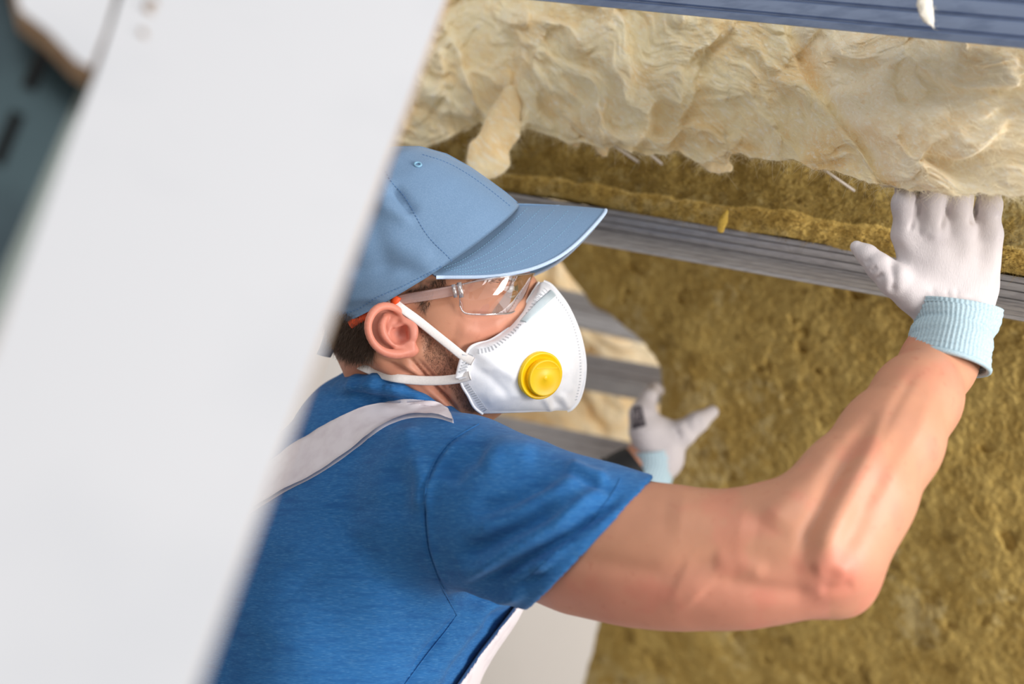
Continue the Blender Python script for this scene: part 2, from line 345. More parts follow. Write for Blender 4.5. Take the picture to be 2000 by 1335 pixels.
# stud with slots: built as strips around each slot
SD = plane_inv([(180, 120, .74), (-20, 560, .66), (0, 100, .74)])
sroot = empty('metal_stud', PX(0, 650, .73), 'dark grey-green perforated steel stud at the upper left edge', 'stud')
ax = np.array([-200., 470]); ax /= np.linalg.norm(ax); pr = np.array([ax[1], -ax[0]])
o0 = np.array([185., 118])
def st(s, t): q = o0+ax*s+pr*t; return (q[0], q[1])       # s along stud, t across (negative = left)
def sp(s, t): return PX(*st(s, t), float(SD(*st(s, t))))
slots = [(-4, 104), (152, 262), (312, 425), (475, 585)]; c0, c1 = -113, -83
parts = []
def slab4(s0, s1, t0, t1, th=.0015):
    P = [sp(s0, t0), sp(s1, t0), sp(s1, t1), sp(s0, t1)]; n = np.cross(P[1]-P[0], P[2]-P[0]); n /= np.linalg.norm(n); n = n if n[2] > 0 else -n
    v = np.array(P+[p-n*th for p in P]); return v, [[0, 1, 2, 3], [7, 6, 5, 4], [0, 4, 5, 1], [1, 5, 6, 2], [2, 6, 7, 3], [3, 7, 4, 0]]
parts.append(slab4(-300, 760, c1, -4)); parts.append(slab4(-300, 760, -260, c0)); e = -300
for a, b in slots: parts.append(slab4(e, a, c0, c1)); e = b
parts.append(slab4(e, 760, c0, c1)); v, f = joinm(parts)
obj('stud_web', v, f, M['stud'], sroot, smoothed=False)
P = [sp(-300, -4), sp(760, -4), sp(760, 30), sp(-300, 30)]; P = P+[p*1.004 for p in P]
obj('stud_flange', np.array(P), [[0, 1, 2, 3], [7, 6, 5, 4], [0, 4, 5, 1], [1, 5, 6, 2], [2, 6, 7, 3], [3, 7, 4, 0]], M['studl'], sroot, smoothed=False)
P = [sp(s, t)*1.09 for s, t in ((-300, -255), (760, -255), (760, 20), (-300, 20))]; P = P+[p*1.02 for p in P]
obj('slot_shade_sheet', np.array(P), [[0, 1, 2, 3], [7, 6, 5, 4], [0, 4, 5, 1], [1, 5, 6, 2], [2, 6, 7, 3], [3, 7, 4, 0]], M['band'], sroot, smoothed=False)  # near-black sheet standing in for the shade behind the slots

# ------------------------------------------------------------------ steel profiles (extruded sections with pressed ribs)
def profile(name, A, B, sec, m, label, group, tilt=0, ext=1.0):
    """A, B: end points (camera frame) ; sec: (up, out) metres, up = across in the picture, out = towards the camera"""
    T = B-A; B = A+T*ext; T /= np.linalg.norm(T); out = -A/np.linalg.norm(A); U = np.cross(T, -out) ; U /= np.linalg.norm(U); U = U if U[1] > 0 else -U; O = np.cross(T, U); O = O if O[2] > 0 else -O
    c, s = math.cos(tilt), math.sin(tilt); U, O = U*c+O*s, O*c-U*s
    S = np.array(sec, float); th = .0012; d = np.gradient(S, axis=0); nn = np.stack([-d[:, 1], d[:, 0]], 1); nn /= np.linalg.norm(nn, axis=1)[:, None]
    R = np.concatenate([S, (S-nn*th)[::-1]]); n = len(R); v = np.concatenate([E+R[:, :1]*U+R[:, 1:]*O for E in (A, B)])
    f = [[i, (i+1) % n, (i+1) % n+n, i+n] for i in range(n)]+[[i, i+1, n-2-i, n-1-i] for i in range(n//2-1)]+[[n+i, n+n-1-i, n+n-2-i, n+i+1] for i in range(n//2-1)]
    o = obj(name, v, f, m, smoothed=False); tag(o, label, 'metal profile', group); return o
def ribs(u0, u1, o0_, o1_, n, dep):
    out = []
    for i in range(n):
        for t, dd in ((.0, 0), (.34, 0), (.45, -dep), (.6, -dep), (.72, 0)):
            k = (i+t)/n; out.append((u0+(u1-u0)*k, o0_+(o1_-o0_)*k+dd))
    return out+[(u1, o1_)]
SEC = [(.020, -.030)]+ribs(.0215, -.0035, .022, -.004, 3, .0050)+ribs(-.0045, -.0185, -.0025, .0070, 3, .0014)+[(-.0195, -.022)]
GRP = 'galvanised ceiling profiles'
profile('ceiling_profile', PX(760, 374, 1.80), PX(2140, 612, 1.40), SEC, M['zinc'], 'ribbed steel profile running under the brown wool, behind the raised glove', GRP, ext=1.28)
SEC2 = [(.021, -.026)]+ribs(.022, -.020, .000, .003, 3, .0026)+[(-.021, -.024)]
profile('ceiling_profile', PX(900, -55, 1.50), PX(2160, 55, 1.12), SEC2, M['zincb'], 'bluish ribbed steel profile along the top edge above the pale wool', GRP, ext=1.24)
SEC3 = [(.027, -.02)]+ribs(.026, -.004, .004, -.004, 2, .002)+ribs(-.005, -.026, -.003, .008, 2, .0012)+[(-.027, -.018)]
profile('ceiling_profile', PX(760, 658, 2.28), PX(1420, 775, 2.12), SEC3, M['zinc'], 'blurred steel profile between the mask and the far glove', GRP)
profile('ceiling_profile', PX(780, 805, 2.27), PX(1400, 935, 2.12), SEC3, M['zinc'], 'blurred steel profile just above the blue sleeve, below the far wool', GRP)
profile('ceiling_profile', PX(780, 526, 2.34), PX(1420, 672, 2.16), SEC3, M['zinc'], 'blurred shaded steel profile showing right of the mask top', GRP)

# ------------------------------------------------------------------ rock wool
def rcol(p, s=0):
    n1 = fbm(p*28, 4, s+3); n2 = fbm(p*9, 3, s+9); n3 = fbm(p*110, 3, s+5)
    a = np.array(lin(212, 181, 108)); b = np.array(lin(184, 152, 84)); c = np.array(lin(226, 206, 154)); e = np.array(lin(120, 92, 44))
    w = sst(-.7, .7, .7*n1+.8*n3)[:, None]; col = a*w+b*(1-w); w = sst(.15, .6, n2+.6*n3)[:, None]*.55; col = col*(1-w)+c*w
    w = sst(.42, .62, fbm(p*33+7, 3, s+21))[:, None]*.55; return col*(1-w)+e*w
def sheet(fn, nu, nv):
    u, w = np.meshgrid(np.linspace(0, 1, nu), np.linspace(0, 1, nv), indexing='ij'); return fn(u.ravel(), w.ravel()), gridf(nu, nv)
RS = plane_inv([(2000, 600, 1.60), (1280, 700, 1.98), (2000, 1335, 1.80)])
edge = np.array([(1040, 440), (1090, 512), (1145, 585), (1165, 598), (1205, 628), (1250, 668), (1281, 708), (1286, 770), (1280, 860), (1262, 960), (1215, 1080), (1168, 1200), (1142, 1300), (1118, 1400), (1060, 1580), (1010, 1760)], float)
edge = spline(edge, 300); edge[:, 0] += 5*fbm(np.c_[np.arange(300)*.12, np.zeros(300), np.zeros(300)], 3, 4)
def slabfn(u, w):
    k = w*299; ex = np.interp(k, np.arange(300), edge[:, 0]); ey = np.interp(k, np.arange(300), edge[:, 1])
    rx = 2520; ry = 470+w*(1800-470)
    x = ex+(rx-ex)*u; y = ey+(ry-ey)*u; d = RS(x, y); p = np.stack([(x-1000)*d/F, -(y-667.5)*d/F, -d], 1)
    n = np.array([-.35, .1, .93]); hh = .008*fbm(p*12, 3, 31)+.0024*fbm(p*60, 4, 33)+.0018*fbm(p*190, 2, 35)-.010*sst(.35, .7, fbm(p*30+5, 3, 36))
    hh = hh-.02*np.exp(-u/.012)
    return p+n*hh[:, None]
v, f = sheet(slabfn, 500, 470); v = ridge(v, f, [([(1286, 738), (1310, 742), (1345, 756), (1372, 780)], 6, .014), ([(1400, 806), (1440, 838), (1490, 860)], 5, .010), ([(1340, 650), (1372, 662), (1392, 660)], 6, .014), ([(1412, 690), (1440, 694)], 5, .014), ([(1480, 728), (1510, 735)], 5, .012), ([(1330, 930), (1400, 900), (1470, 930), (1560, 960)], 6, .006), ([(1660, 740), (1720, 752)], 6, .012), ([(1930, 860), (1960, 868)], 6, .012)]); n0 = len(v); nu, nv = 500, 470
back = v+PX(1600, 900, 1)/np.linalg.norm(PX(1600, 900, 1))*.07      # 70 mm thick
V = np.concatenate([v, back]); bf = f[:, ::-1]+n0
ring = [i*nv for i in range(nu)]+[(nu-1)*nv+j for j in range(1, nv)]+[i*nv+nv-1 for i in range(nu-2, -1, -1)]+[j for j in range(nv-2, 0, -1)]
sf = [[ring[i], ring[(i+1) % len(ring)], ring[(i+1) % len(ring)]+n0, ring[i]+n0] for i in range(len(ring))]
cf = rcol(v, 2)*np.array([.90, .91, .90])
o = obj('rock_wool_slab', V, f[:, ::-1].tolist()+bf[:, ::-1].tolist()+sf, M['rwool'], col=np.concatenate([cf, cf]))
tag(o, 'large olive-brown rock wool slab held up by the far glove', 'insulation'); slab_bvh = bvh(v, f)
# upper rock wool: a lip resting above the profile and a face running back under the pale wool
def d_at(x): return np.interp(x, [760, 1010, 1500, 2000, 2140, 2520], [1.80, 1.71, 1.545, 1.42, 1.385, 1.305])
rk_lo = [(740, 352), (985, 372), (1080, 386), (1200, 408), (1330, 432), (1450, 448), (1560, 468), (1650, 486), (1750, 502), (1900, 524), (2000, 536), (2150, 560), (2520, 624)]
def ustrip(u, w):
    x = 740+u*1770; lo = np.interp(x, *np.array(rk_lo).T)+4*fbm(np.c_[x*.02, x*0, x*0], 3, 41); lip = lo-np.interp(x, [740, 1000, 1400, 1560, 1750, 2150], [28, 30, 40, 44, 46, 50])+5*fbm(np.c_[x*.03, x*0+3, x*0], 3, 42)
    d = d_at(x)-.012; y = np.where(w < .08, lo+6*(1-w/.08), np.where(w < .35, lo+(lip-lo)*(w-.08)/.27, lip-(w-.35)/.65*190))
    dd = np.where(w < .08, d+.05*(1-w/.08), np.where(w < .35, d-.004*np.sin((w-.08)/.27*math.pi), d+.11*((w-.35)/.65)**.75))
    p = np.stack([(x-1000)*dd/F, -(y-667.5)*dd/F, -dd], 1)
    hh = .004*fbm(p*34, 3, 51)+.0022*fbm(p*130, 3, 52)+.0014*fbm(p*330, 2, 53); return p+np.array([0, .2, .97])*hh[:, None]
v, f = sheet(ustrip, 760, 150); n0 = len(v); nu, nv = 760, 150; back = v+np.array([0, .02, -.06]); V = np.concatenate([v, back])
ring = [i*nv for i in range(nu)]+[(nu-1)*nv+j for j in range(1, nv)]+[i*nv+nv-1 for i in range(nu-2, -1, -1)]+[j for j in range(nv-2, 0, -1)]
sf = [[ring[i], ring[(i+1) % len(ring)], ring[(i+1) % len(ring)]+n0, ring[i]+n0] for i in range(len(ring))]
w = np.tile(np.linspace(0, 1, nv), nu); cf = rcol(v, 4)*np.where(w < .37, 1.10, .50)[:, None]*np.array([.96, .98, .94]); rf = f  # overhang shade put into the colour: darker face, paler lip
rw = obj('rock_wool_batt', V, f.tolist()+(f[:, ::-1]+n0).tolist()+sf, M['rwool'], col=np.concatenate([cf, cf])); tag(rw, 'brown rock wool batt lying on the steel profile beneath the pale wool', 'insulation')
nr = normals(v, f); sel = rng.choice(np.nonzero(w < .55)[0], 8000); D = nr[sel]*np.sign(nr[sel][:, 2:3])*.5+rng.normal(size=(8000, 3))*np.array([1, .5, .5])
sv, sf2 = strands(v[sel], D, rng.uniform(.004, .011, 8000), .00035, .6); o = obj('fibres', sv, sf2, M['rfib'], rw); o['kind'] = 'stuff'
sel = rng.integers(0, len(v), 9000); D = nr[sel]*np.sign(nr[sel][:, 2:3])*.15+rng.normal(size=(9000, 3))*np.array([1, .6, .3])
sv, sf2 = strands(v[sel]+np.array([0, 0, .0006]), D, rng.uniform(.003, .012, 9000), .0005, 1.3); o = obj('dark_fibres', sv, sf2, M['rdark'], rw); o['kind'] = 'stuff'
# loose shreds
def shred(name, pts, rad, m, label, cat, parent=None, flat=.5, amp=.3, fib=200, fibm=None, fl=.006, col=None, group=None):
    c = [(PX(*p), r) for p, r in zip(pts, rad)]; A = np.array([q for q, r in c]); R = max(rad)*1.6; mid = A[:, 2].mean()
    def fn(p):
        q = p.copy(); q[:, 2] = mid+(q[:, 2]-mid)/flat; d = chain(q, [(np.array([a[0], a[1], mid+(a[2]-mid)/flat]), r) for a, r in c], .008)
        return d+(amp*max(rad)*fbm(p/max(rad)*1.1, 4, 77)).astype(np.float32)
    v, f = nets(fn, A.min(0)-R, A.max(0)+R, max(.0012, max(rad)/14)); n = normals(v, f)
    cc = None if col is None else col(v)
    o = obj(name, v, f, m, parent, col=cc)
    if label: tag(o, label, cat, group)
    if fib:
        s = rng.integers(0, len(v), fib); sv, sf = strands(v[s], n[s]+rng.normal(size=(fib, 3))*.8, rng.uniform(.2, .75, fib)*fl, .00024, 1.6); o2 = obj('fibres', sv, sf, fibm or M['gfib'], o); o2['kind'] = 'stuff'
    return o
shred('wool_shred', [(1420, 412, 1.54), (1412, 430, 1.54), (1408, 448, 1.54)], [.0018, .003, .004], M['rwool'], 'small yellow wool shred dangling in front of the ribbed steel profile', 'wool shred', fibm=M['rfib'], col=lambda v: np.tile(lin(190, 158, 74), (len(v), 1)), fib=60, fl=.004)

# ------------------------------------------------------------------ glass wool
def gcol(p, h, s=0):
    n1 = fbm(p*22, 4, s+61); n2 = fbm(p*7, 3, s+63); n3 = fbm(p*70, 3, s+65)
    a = np.array(lin(251, 237, 206)); b = np.array(lin(247, 219, 172)); c = np.array(lin(238, 203, 142)); e = np.array(lin(253, 249, 238))
    w = sst(-.3, .6, n1+.35*n3)[:, None]; col = a*(1-w)+b*w; w = sst(.3, .75, n2+.6*n1)[:, None]*.6; col = col*(1-w)+c*w
    w = sst(0, .9, h)[:, None]*.5; return col*(1-w)+e*w
GB = np.array([(640, 340), (760, 312), (830, 290), (880, 268), (935, 240), (960, 252), (1000, 258), (1030, 250), (1062, 262), (1110, 283), (1130, 276), (1172, 292), (1200, 283), (1262, 304), (1330, 300), (1368, 326), (1430, 328), (1436, 308), (1500, 318), (1560, 318), (1600, 338), (1668, 345), (1700, 360), (1740, 366), (1800, 374), (1850, 376), (1900, 368), (1950, 376), (2000, 378), (2160, 392), (2520, 450)], float)
def glasswool(x0, x1, nu, nv, ytop, ybot, df, seed, bulge, amp):
    u, w = np.meshgrid(np.linspace(0, 1, nu), np.linspace(0, 1, nv), indexing='ij'); u, w = u.ravel(), w.ravel()
    x = x0+u*(x1-x0); yb = ybot(x); yt = ytop(x); t = np.minimum(w/.86, 1); back = np.clip((w-.86)/.14, 0, 1)
    y = yt+(yb-yt)*t; d = df(x, t); d = d-bulge*np.sin(np.clip(t*1.02, 0, 1)*math.pi*.86)**.8
    d = d+back*.075; y = y-back*26*np.sin(back*math.pi*.5)
    p = np.stack([(x-1000)*d/F, -(y-667.5)*d/F, -d], 1)
    ang = .55; c, s = math.cos(ang), math.sin(ang); q = np.stack([p[:, 0]*c-p[:, 1]*s, p[:, 0]*s+p[:, 1]*c, p[:, 2]], 1)
    wp = np.stack([fbm(q*9, 3, seed), fbm(q*9+5, 3, seed+1), q[:, 2]*0], 1)*.05; qq = (q+wp)*np.array([1, 1.9, 1]); h = np.zeros(len(p))
    for k, (fr, am, wd) in enumerate(((4.5, 1.0, .14), (8, .9, .12), (13, .5, .2), (21, .28, .25), (36, .14, .3))):
        nn = fbm(qq*fr+k*3.7, 2, seed+10+k)
        h += am*(sst(-.05, wd, nn)*(1-.55*sst(wd, .75, nn)))      # torn sheets: a steep edge, then a slow slope
    h = h/2.9; fine = fbm(qq*np.array([50, 130, 50]), 3, seed+30)*.0026+fbm(qq*np.array([130, 330, 130]), 2, seed+31)*.0007
    edgefade = np.where(t > .97, .7, 1)
    off = amp*(h-.35)*edgefade+fine+.02*fbm(p*5, 2, seed+40)
    return p+np.stack([.12*off, -.3*off, .93*off], 1), gridf(nu, nv), h, t
gdf = lambda x, t: np.interp(x, [640, 800, 1100, 1500, 1800, 2000, 2160, 2520], [1.86, 1.76, 1.60, 1.43, 1.285, 1.235, 1.20, 1.13])-.0*t+.03*(1-t)
gb = lambda x: np.interp(x, *GB.T)+5*fbm(np.c_[x*.05, x*0, x*0], 4, 88)+6*fbm(np.c_[x*.012, x*0, x*0], 2, 89)
v, f, h, t = glasswool(640, 2520, 900, 330, lambda x: np.interp(x, [640, 1050, 2160, 2520], [-130, -120, -30, 0]), gb, gdf, 101, .035, .068)
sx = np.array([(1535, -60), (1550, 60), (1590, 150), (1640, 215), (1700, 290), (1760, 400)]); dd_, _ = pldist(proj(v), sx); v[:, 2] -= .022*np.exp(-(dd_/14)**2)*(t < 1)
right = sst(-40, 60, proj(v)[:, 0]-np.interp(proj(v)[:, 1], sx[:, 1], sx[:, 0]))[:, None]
groot = empty('glass_wool_batt', PX(1400, 330, 1.5), 'pale yellow fluffy glass wool batt bulging down between the two nearest profiles', 'insulation')
gw_v, gw_f = v, f
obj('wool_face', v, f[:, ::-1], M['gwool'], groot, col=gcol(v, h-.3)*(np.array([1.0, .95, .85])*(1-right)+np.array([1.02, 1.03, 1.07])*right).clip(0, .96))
n = normals(v, f); n *= np.sign((n*(-v)).sum(1))[:, None]
K = 42000; sel = rng.integers(0, len(v), K); fl = np.array([.83, -.55, 0])*rng.choice([-1, 1], (K, 1)); D = n[sel]*.18+fl*.7+rng.normal(size=(K, 3))*.6
sv, sf = strands(v[sel]+n[sel]*.0004, D, rng.uniform(.003, .014, K), .0003, 1.3); o = obj('fibres', sv, sf, M['gfib'], groot); o['kind'] = 'stuff'
sel = rng.choice(np.nonzero(t > .985)[0], 7000); D = np.array([.1, -.8, .15])+rng.normal(size=(7000, 3))*.9
sv, sf = strands(v[sel], D, rng.uniform(.0015, .006, 7000), .00024, 1.8); o = obj('edge_fibres', sv, sf, M['gfib'], groot); o['kind'] = 'stuff'
ctan = lambda v: gcol(v, v[:, 0]*0-.2, 5)*np.array([1.0, .94, .8])
shred('torn_flap', [(1000, 190, 1.62), (985, 232, 1.61), (972, 268, 1.60), (955, 302, 1.60), (945, 322, 1.60)], [.016, .017, .020, .024, .019], M['gwool'], None, None, groot, flat=.38, amp=.28, fib=2500, fl=.009, col=ctan)
shred('torn_tip', [(1385, 306, 1.50), (1402, 318, 1.50), (1424, 328, 1.50)], [.012, .009, .004], M['gwool'], None, None, groot, flat=.5, amp=.3, fib=700, fl=.007, col=ctan)
shred('torn_tip', [(1172, 270, 1.565), (1178, 290, 1.565), (1180, 300, 1.565)], [.010, .006, .003], M['gwool'], None, None, groot, flat=.5, amp=.3, fib=500, fl=.006, col=ctan)
shred('torn_tip', [(1120, 262, 1.59), (1126, 280, 1.59)], [.010, .005], M['gwool'], None, None, groot, flat=.5, amp=.3, fib=500, fl=.006, col=ctan)
shred('wool_tuft', [(1806, -14, 1.165), (1806, 8, 1.165), (1812, 32, 1.165), (1822, 52, 1.165)], [.006, .005, .0032, .0012], M['gwool'], 'white wisp of wool caught on the bluish top profile', 'wool shred', col=lambda v: np.tile(lin(238, 232, 220), (len(v), 1)), fib=120, fl=.006)
# far glass wool behind the mask and the far hand
fb = lambda x: np.interp(x, [860, 1500], [975, 1010])+0*x
v, f, h, t = glasswool(745, 1460, 300, 260, lambda x: 380+0*x, fb, lambda x, t: 2.42-.02*t+0*x, 205, .03, .075)
o = obj('glass_wool_layer', v, f[:, ::-1], M['gwool'], col=gcol(v, h-.2, 9)*np.array([1, .93, .8])); tag(o, 'blurred pale glass wool deep between the mask and the far glove', 'insulation')
# pins through the brown wool
for k, (a, b) in enumerate((((1178, 270), (1246, 316)), ((1236, 272), (1292, 320)), ((1608, 330), (1668, 372)))):
    A, B = PX(*a, d_at(a[0])-.075), PX(*b, d_at(b[0])+.03)
    v, f = tube([A, (A+B)/2, B], .0016, 6); o = obj('insulation_pin', v, f, M['nylon'])
    tag(o, ['pale thin pin poking out of the brown wool, leftmost of three', 'pale thin pin poking out of the brown wool, middle of three', 'pale thin pin in the brown wool nearest the raised glove'][k], 'pin', 'insulation pins')
# ---
# ================================================================== PERSON
HM = 1.42                                                         # depth of the head's middle plane
proot = empty('person', W([0, 0, 0])*0, 'person in a blue t-shirt and white overalls, reaching up with both gloved hands', 'person')
pel = PX(500, 1720, 1.50); pw = W(pel); proot.location = (pw[0], pw[1], 0)
def mir(p, d0=HM): q = np.array(p, float).copy(); q[..., 2] = -2*d0-q[..., 2]; return q
f32 = lambda a: np.asarray(a, np.float32)
# ---- right arm
AR = [((880, 985, 1.315), 128), ((1000, 1012, 1.275), 126), ((1140, 1060, 1.235), 124), ((1250, 1082, 1.205), 124), ((1350, 1091, 1.185), 119), ((1460, 1093, 1.17), 114), ((1560, 1080, 1.16), 112)]
FA = [((1540, 1062, 1.165), 112), ((1606, 1050, 1.16), 122), ((1668, 962, 1.175), 110), ((1738, 860, 1.208), 94), ((1790, 778, 1.246), 79), ((1829, 716, 1.287), 63), ((1842, 692, 1.298), 58), ((1866, 640, 1.304), 58)]
cm = lambda L: [(PX(*a), r*a[2]/F) for a, r in L]
hemc = PX(1155, 1058, 1.235); hemn = np.array([.70, -.66, .10]); hemn /= np.linalg.norm(hemn)
def arm_r(p):
    d = smin(chain(p, cm(AR), .03), chain(p, cm(FA), .02), .028)
    d = d+(.012*sst(.0, -.03, (p-f32(hemc)) @ f32(hemn))).astype(np.float32)        # slimmer inside the sleeve
    d = smin(d, ell(p, PX(1652, 1150, 1.165), (.017, .017, .018)), .03)             # elbow point
    d = smin(d, ell(p, PX(1625, 1105, 1.122), (.018, .018, .014)), .02)             # outer epicondyle
    return d
v1, f1 = nets(arm_r, PX(840, 1260, 1.16)-[.02, .02, .16], PX(1960, 560, 1.25)+[.02, .02, .16], .0028); v1 = smooth(v1, f1, 2)
v1 = ridge(v1, f1, [
 ([(1560, 1100), (1578, 1040), (1605, 985), (1632, 930), (1672, 866), (1712, 800)], 17, -.0052), ([(1600, 1110), (1622, 1040), (1652, 980), (1690, 905), (1735, 830)], 22, .0046),
 ([(1500, 1030), (1530, 985), (1580, 930), (1640, 860)], 34, .004), ([(1070, 1085), (1180, 1100), (1290, 1120), (1340, 1110), (1420, 1090), (1520, 1100)], 20, -.0022),
 ([(1320, 1125), (1350, 1140), (1372, 1165)], 32, .0020), ([(1390, 1092), (1440, 1095), (1500, 1120)], 18, .0024), ([(1390, 1130), (1500, 1150), (1600, 1160)], 16, -.002),
 ([(1585, 1112), (1625, 1100), (1660, 1120)], 16, .003), ([(1600, 1150), (1640, 1150), (1668, 1140)], 12, -.002), ([(1300, 1000), (1390, 1010), (1480, 1030)], 40, .0026),
 ([(1650, 1080), (1690, 1000), (1740, 920)], 20, -.0018), ([(1705, 890), (1745, 800), (1790, 720)], 10, -.0012), ([(1690, 1010), (1730, 950), (1790, 850), (1830, 750)], 16, .0016), ([(1280, 1165), (1400, 1185), (1560, 1175)], 25, .0016)])
# ---- left arm (partly hidden)
AL = [((865, 985, 1.67), .056), ((950, 1060, 1.76), .052), ((1010, 1085, 1.84), .047), ((1040, 1075, 1.86), .047)]
FL = [((1025, 1080, 1.855), .046), ((1110, 1020, 1.87), .044), ((1190, 962, 1.885), .036), ((1250, 918, 1.885), .030), ((1285, 890, 1.885), .029)]
v2, f2 = nets(lambda p: smin(chain(p, [(PX(*a), r) for a, r in AL], .02), chain(p, [(PX(*a), r) for a, r in FL], .02), .025), PX(780, 1200, 1.78)-[.05, .03, .16], PX(1340, 840, 1.78)+[.03, .04, .2], .005); v2 = smooth(v2, f2, 1)
# ---- head and neck
HS = HM/F
def head(p):
    q = p.copy(); q[:, 2] = -HM-np.abs(q[:, 2]+HM)*-1                                 # near half; the far half is its mirror image
    th = math.radians(20); R = np.array([[math.cos(th), math.sin(th), 0], [-math.sin(th), math.cos(th), 0], [0, 0, 1]])
    d = ell(q, PX(812, 500, HM), (.092, .088, .0715), R)                              # skull
    d = smin(d, ell(q, PX(745, 590, HM), (.060, .062, .064)), .03)                    # back of head
    d = smin(d, ell(q, PX(905, 600, HM), (.070, .080, .0645), R), .03)                # face block
    d = smin(d, ell(q, PX(952, 600, HM-.040), (.030, .024, .022)), .025)              # cheekbone
    d = smin(d, rc(q, PX(815, 690, HM-.046), PX(905, 760, HM-.028), .021, .022), .03) # jaw
    d = smin(d, ell(q, PX(930, 770, HM), (.034, .028, .030)), .03)                    # chin
    d = smin(d, rc(q, PX(990, 515, HM-.012), PX(945, 530, HM-.044), .013, .012), .02)# brow
    d = smin(d, rc(q, PX(1030, 560, HM), PX(1078, 640, HM), .010, .015), .015)        # nose
    d = smin(d, ell(q, PX(1030, 700, HM), (.030, .034, .026)), .025)                  # mouth area
    d = smax(d, -ell(q, PX(992, 563, HM-.040), (.016, .011, .016)), .012)             # eye socket
    d = smin(d, ell(q, PX(978, 562, HM-.030), (.0145, .0145, .0145)), .004)           # lids
    d = smin(d, chain(q, [(PX(966, 560, HM-.046), .0028), (PX(984, 552, HM-.0478), .0032), (PX(1006, 553, HM-.042), .0030)], .002), .003)   # upper lid
    d = smin(d, chain(q, [(PX(966, 566, HM-.046), .0022), (PX(986, 575, HM-.0460), .0026), (PX(1006, 571, HM-.041), .0024)], .002), .004)   # lower lid
    d = smin(d, rc(q, PX(880, 640, HM-.050), PX(905, 720, HM-.040), .018, .016), .03) # cheek
    n = rc(q, PX(762, 660, 1.425), PX(800, 880, 1.475), .055, .046)
    n = smin(n, rc(q, PX(860, 740, 1.43), PX(880, 880, 1.47), .040, .044), .03)       # throat
    n = smin(n, rc(q, PX(752, 690, HM-.052), PX(905, 850, HM-.020), .011, .013), .018)# neck muscle
    d = smin(d, n, .022)
    return d
v3, f3 = nets(head, PX(600, 930, HM)-[0, .0, .10], PX(1130, 280, HM)+[0, 0, .10], .0018); v3 = smooth(v3, f3, 2)
v3 = ridge(v3, f3, [(a_, w_, h_*1.5) for a_, w_, h_ in [
 ([(796, 694), (826, 730), (860, 768), (890, 800)], 4.5, -.0030), ([(812, 698), (845, 735), (872, 765)], 4, -.0018), ([(732, 696), (808, 732), (870, 776), (900, 815)], 5, -.0024), ([(770, 752), (830, 782), (880, 812)], 5, -.0016),
 ([(780, 700), (830, 752), (885, 802)], 6, .0016), ([(720, 705), (790, 742), (850, 782)], 6, .0014), ([(690, 722), (760, 745)], 6, -.0012),
 ([(835, 640), (840, 665), (830, 690)], 7, -.0016), ([(905, 612), (950, 618), (1000, 612)], 5, -.0008), ([(890, 640), (935, 650), (990, 632)], 18, .0020), ([(880, 660), (885, 700), (900, 740)], 10, -.0015), ([(960, 566), (985, 572), (1005, 570)], 2.2, -.0010)]])
# ---- ear
ED = 1.338
def ear(p):
    e = lambda x, y, dz=0: PX(x, y, ED+dz+(x-765)*.00022)
    C = lambda L, k=.0003: chain(p, [(e(x, y, z*.001), r*.001) for x, y, z, r in spline(L, len(L)*2+3)], .0003)
    d = ell(p, e(766, 645, .0075), (.0235, .0262, .0040))                              # thin shell
    d = smin(d, rc(p, e(786, 640, .014), e(784, 662, .016), .013, .013), .008)         # root on the head
    d = smin(d, C([(752, 618, 4, 3.4), (746, 634, 2, 3.8), (749, 652, 1.5, 3.9), (762, 668, 2, 3.6), (782, 677, 3, 3.0)], .004), .004)   # antihelix
    d = smin(d, C([(790, 619, 3, 3.0), (776, 605, 0, 3.7), (758, 598, -3, 3.9), (741, 600, -5.5, 3.9), (727, 612, -7, 3.8), (719, 632, -8, 3.6), (721, 653, -7.5, 3.5), (732, 673, -6, 3.6), (751, 687, -3.5, 4.0), (776, 691, -.5, 4.6), (800, 685, 2, 4.4)], .002), .0025)  # helix and lobe rim
    d = smax(d, -C([(766, 611, .5, 2.6), (750, 609, -2, 3.2), (737, 618, -3, 3.2), (732, 634, -3.5, 3.0), (735, 652, -3, 2.7), (746, 668, -1, 2.2), (760, 679, 1, 1.6)], .002), .0015)   # groove inside the helix
    d = smax(d, -ell(p, e(782, 652, -.001), (.0098, .0100, .0120)), .003)              # concha
    d = smax(d, -C([(776, 629, 0, 3.6), (766, 634, 0, 3.4)], .002), .003)
    d = smin(d, C([(793, 622, 2.5, 2.6), (782, 632, 3.5, 2.0), (772, 638, 5, 1.4)], .002), .003)   # crus
    d = smin(d, ell(p, e(806, 648, .001), (.0046, .0085, .0052)), .004)                # tragus
    d = smin(d, ell(p, e(798, 674, .002), (.0055, .0038, .0036)), .003)
    return smin(d, ell(p, e(795, 684, .004), (.0110, .0062, .0042)), .005)             # lobe
v4, f4 = nets(ear, PX(700, 715, 1.37)-[0, 0, .004], PX(832, 580, 1.30)+[0, 0, .0], .0007); v4 = smooth(v4, f4, 1)
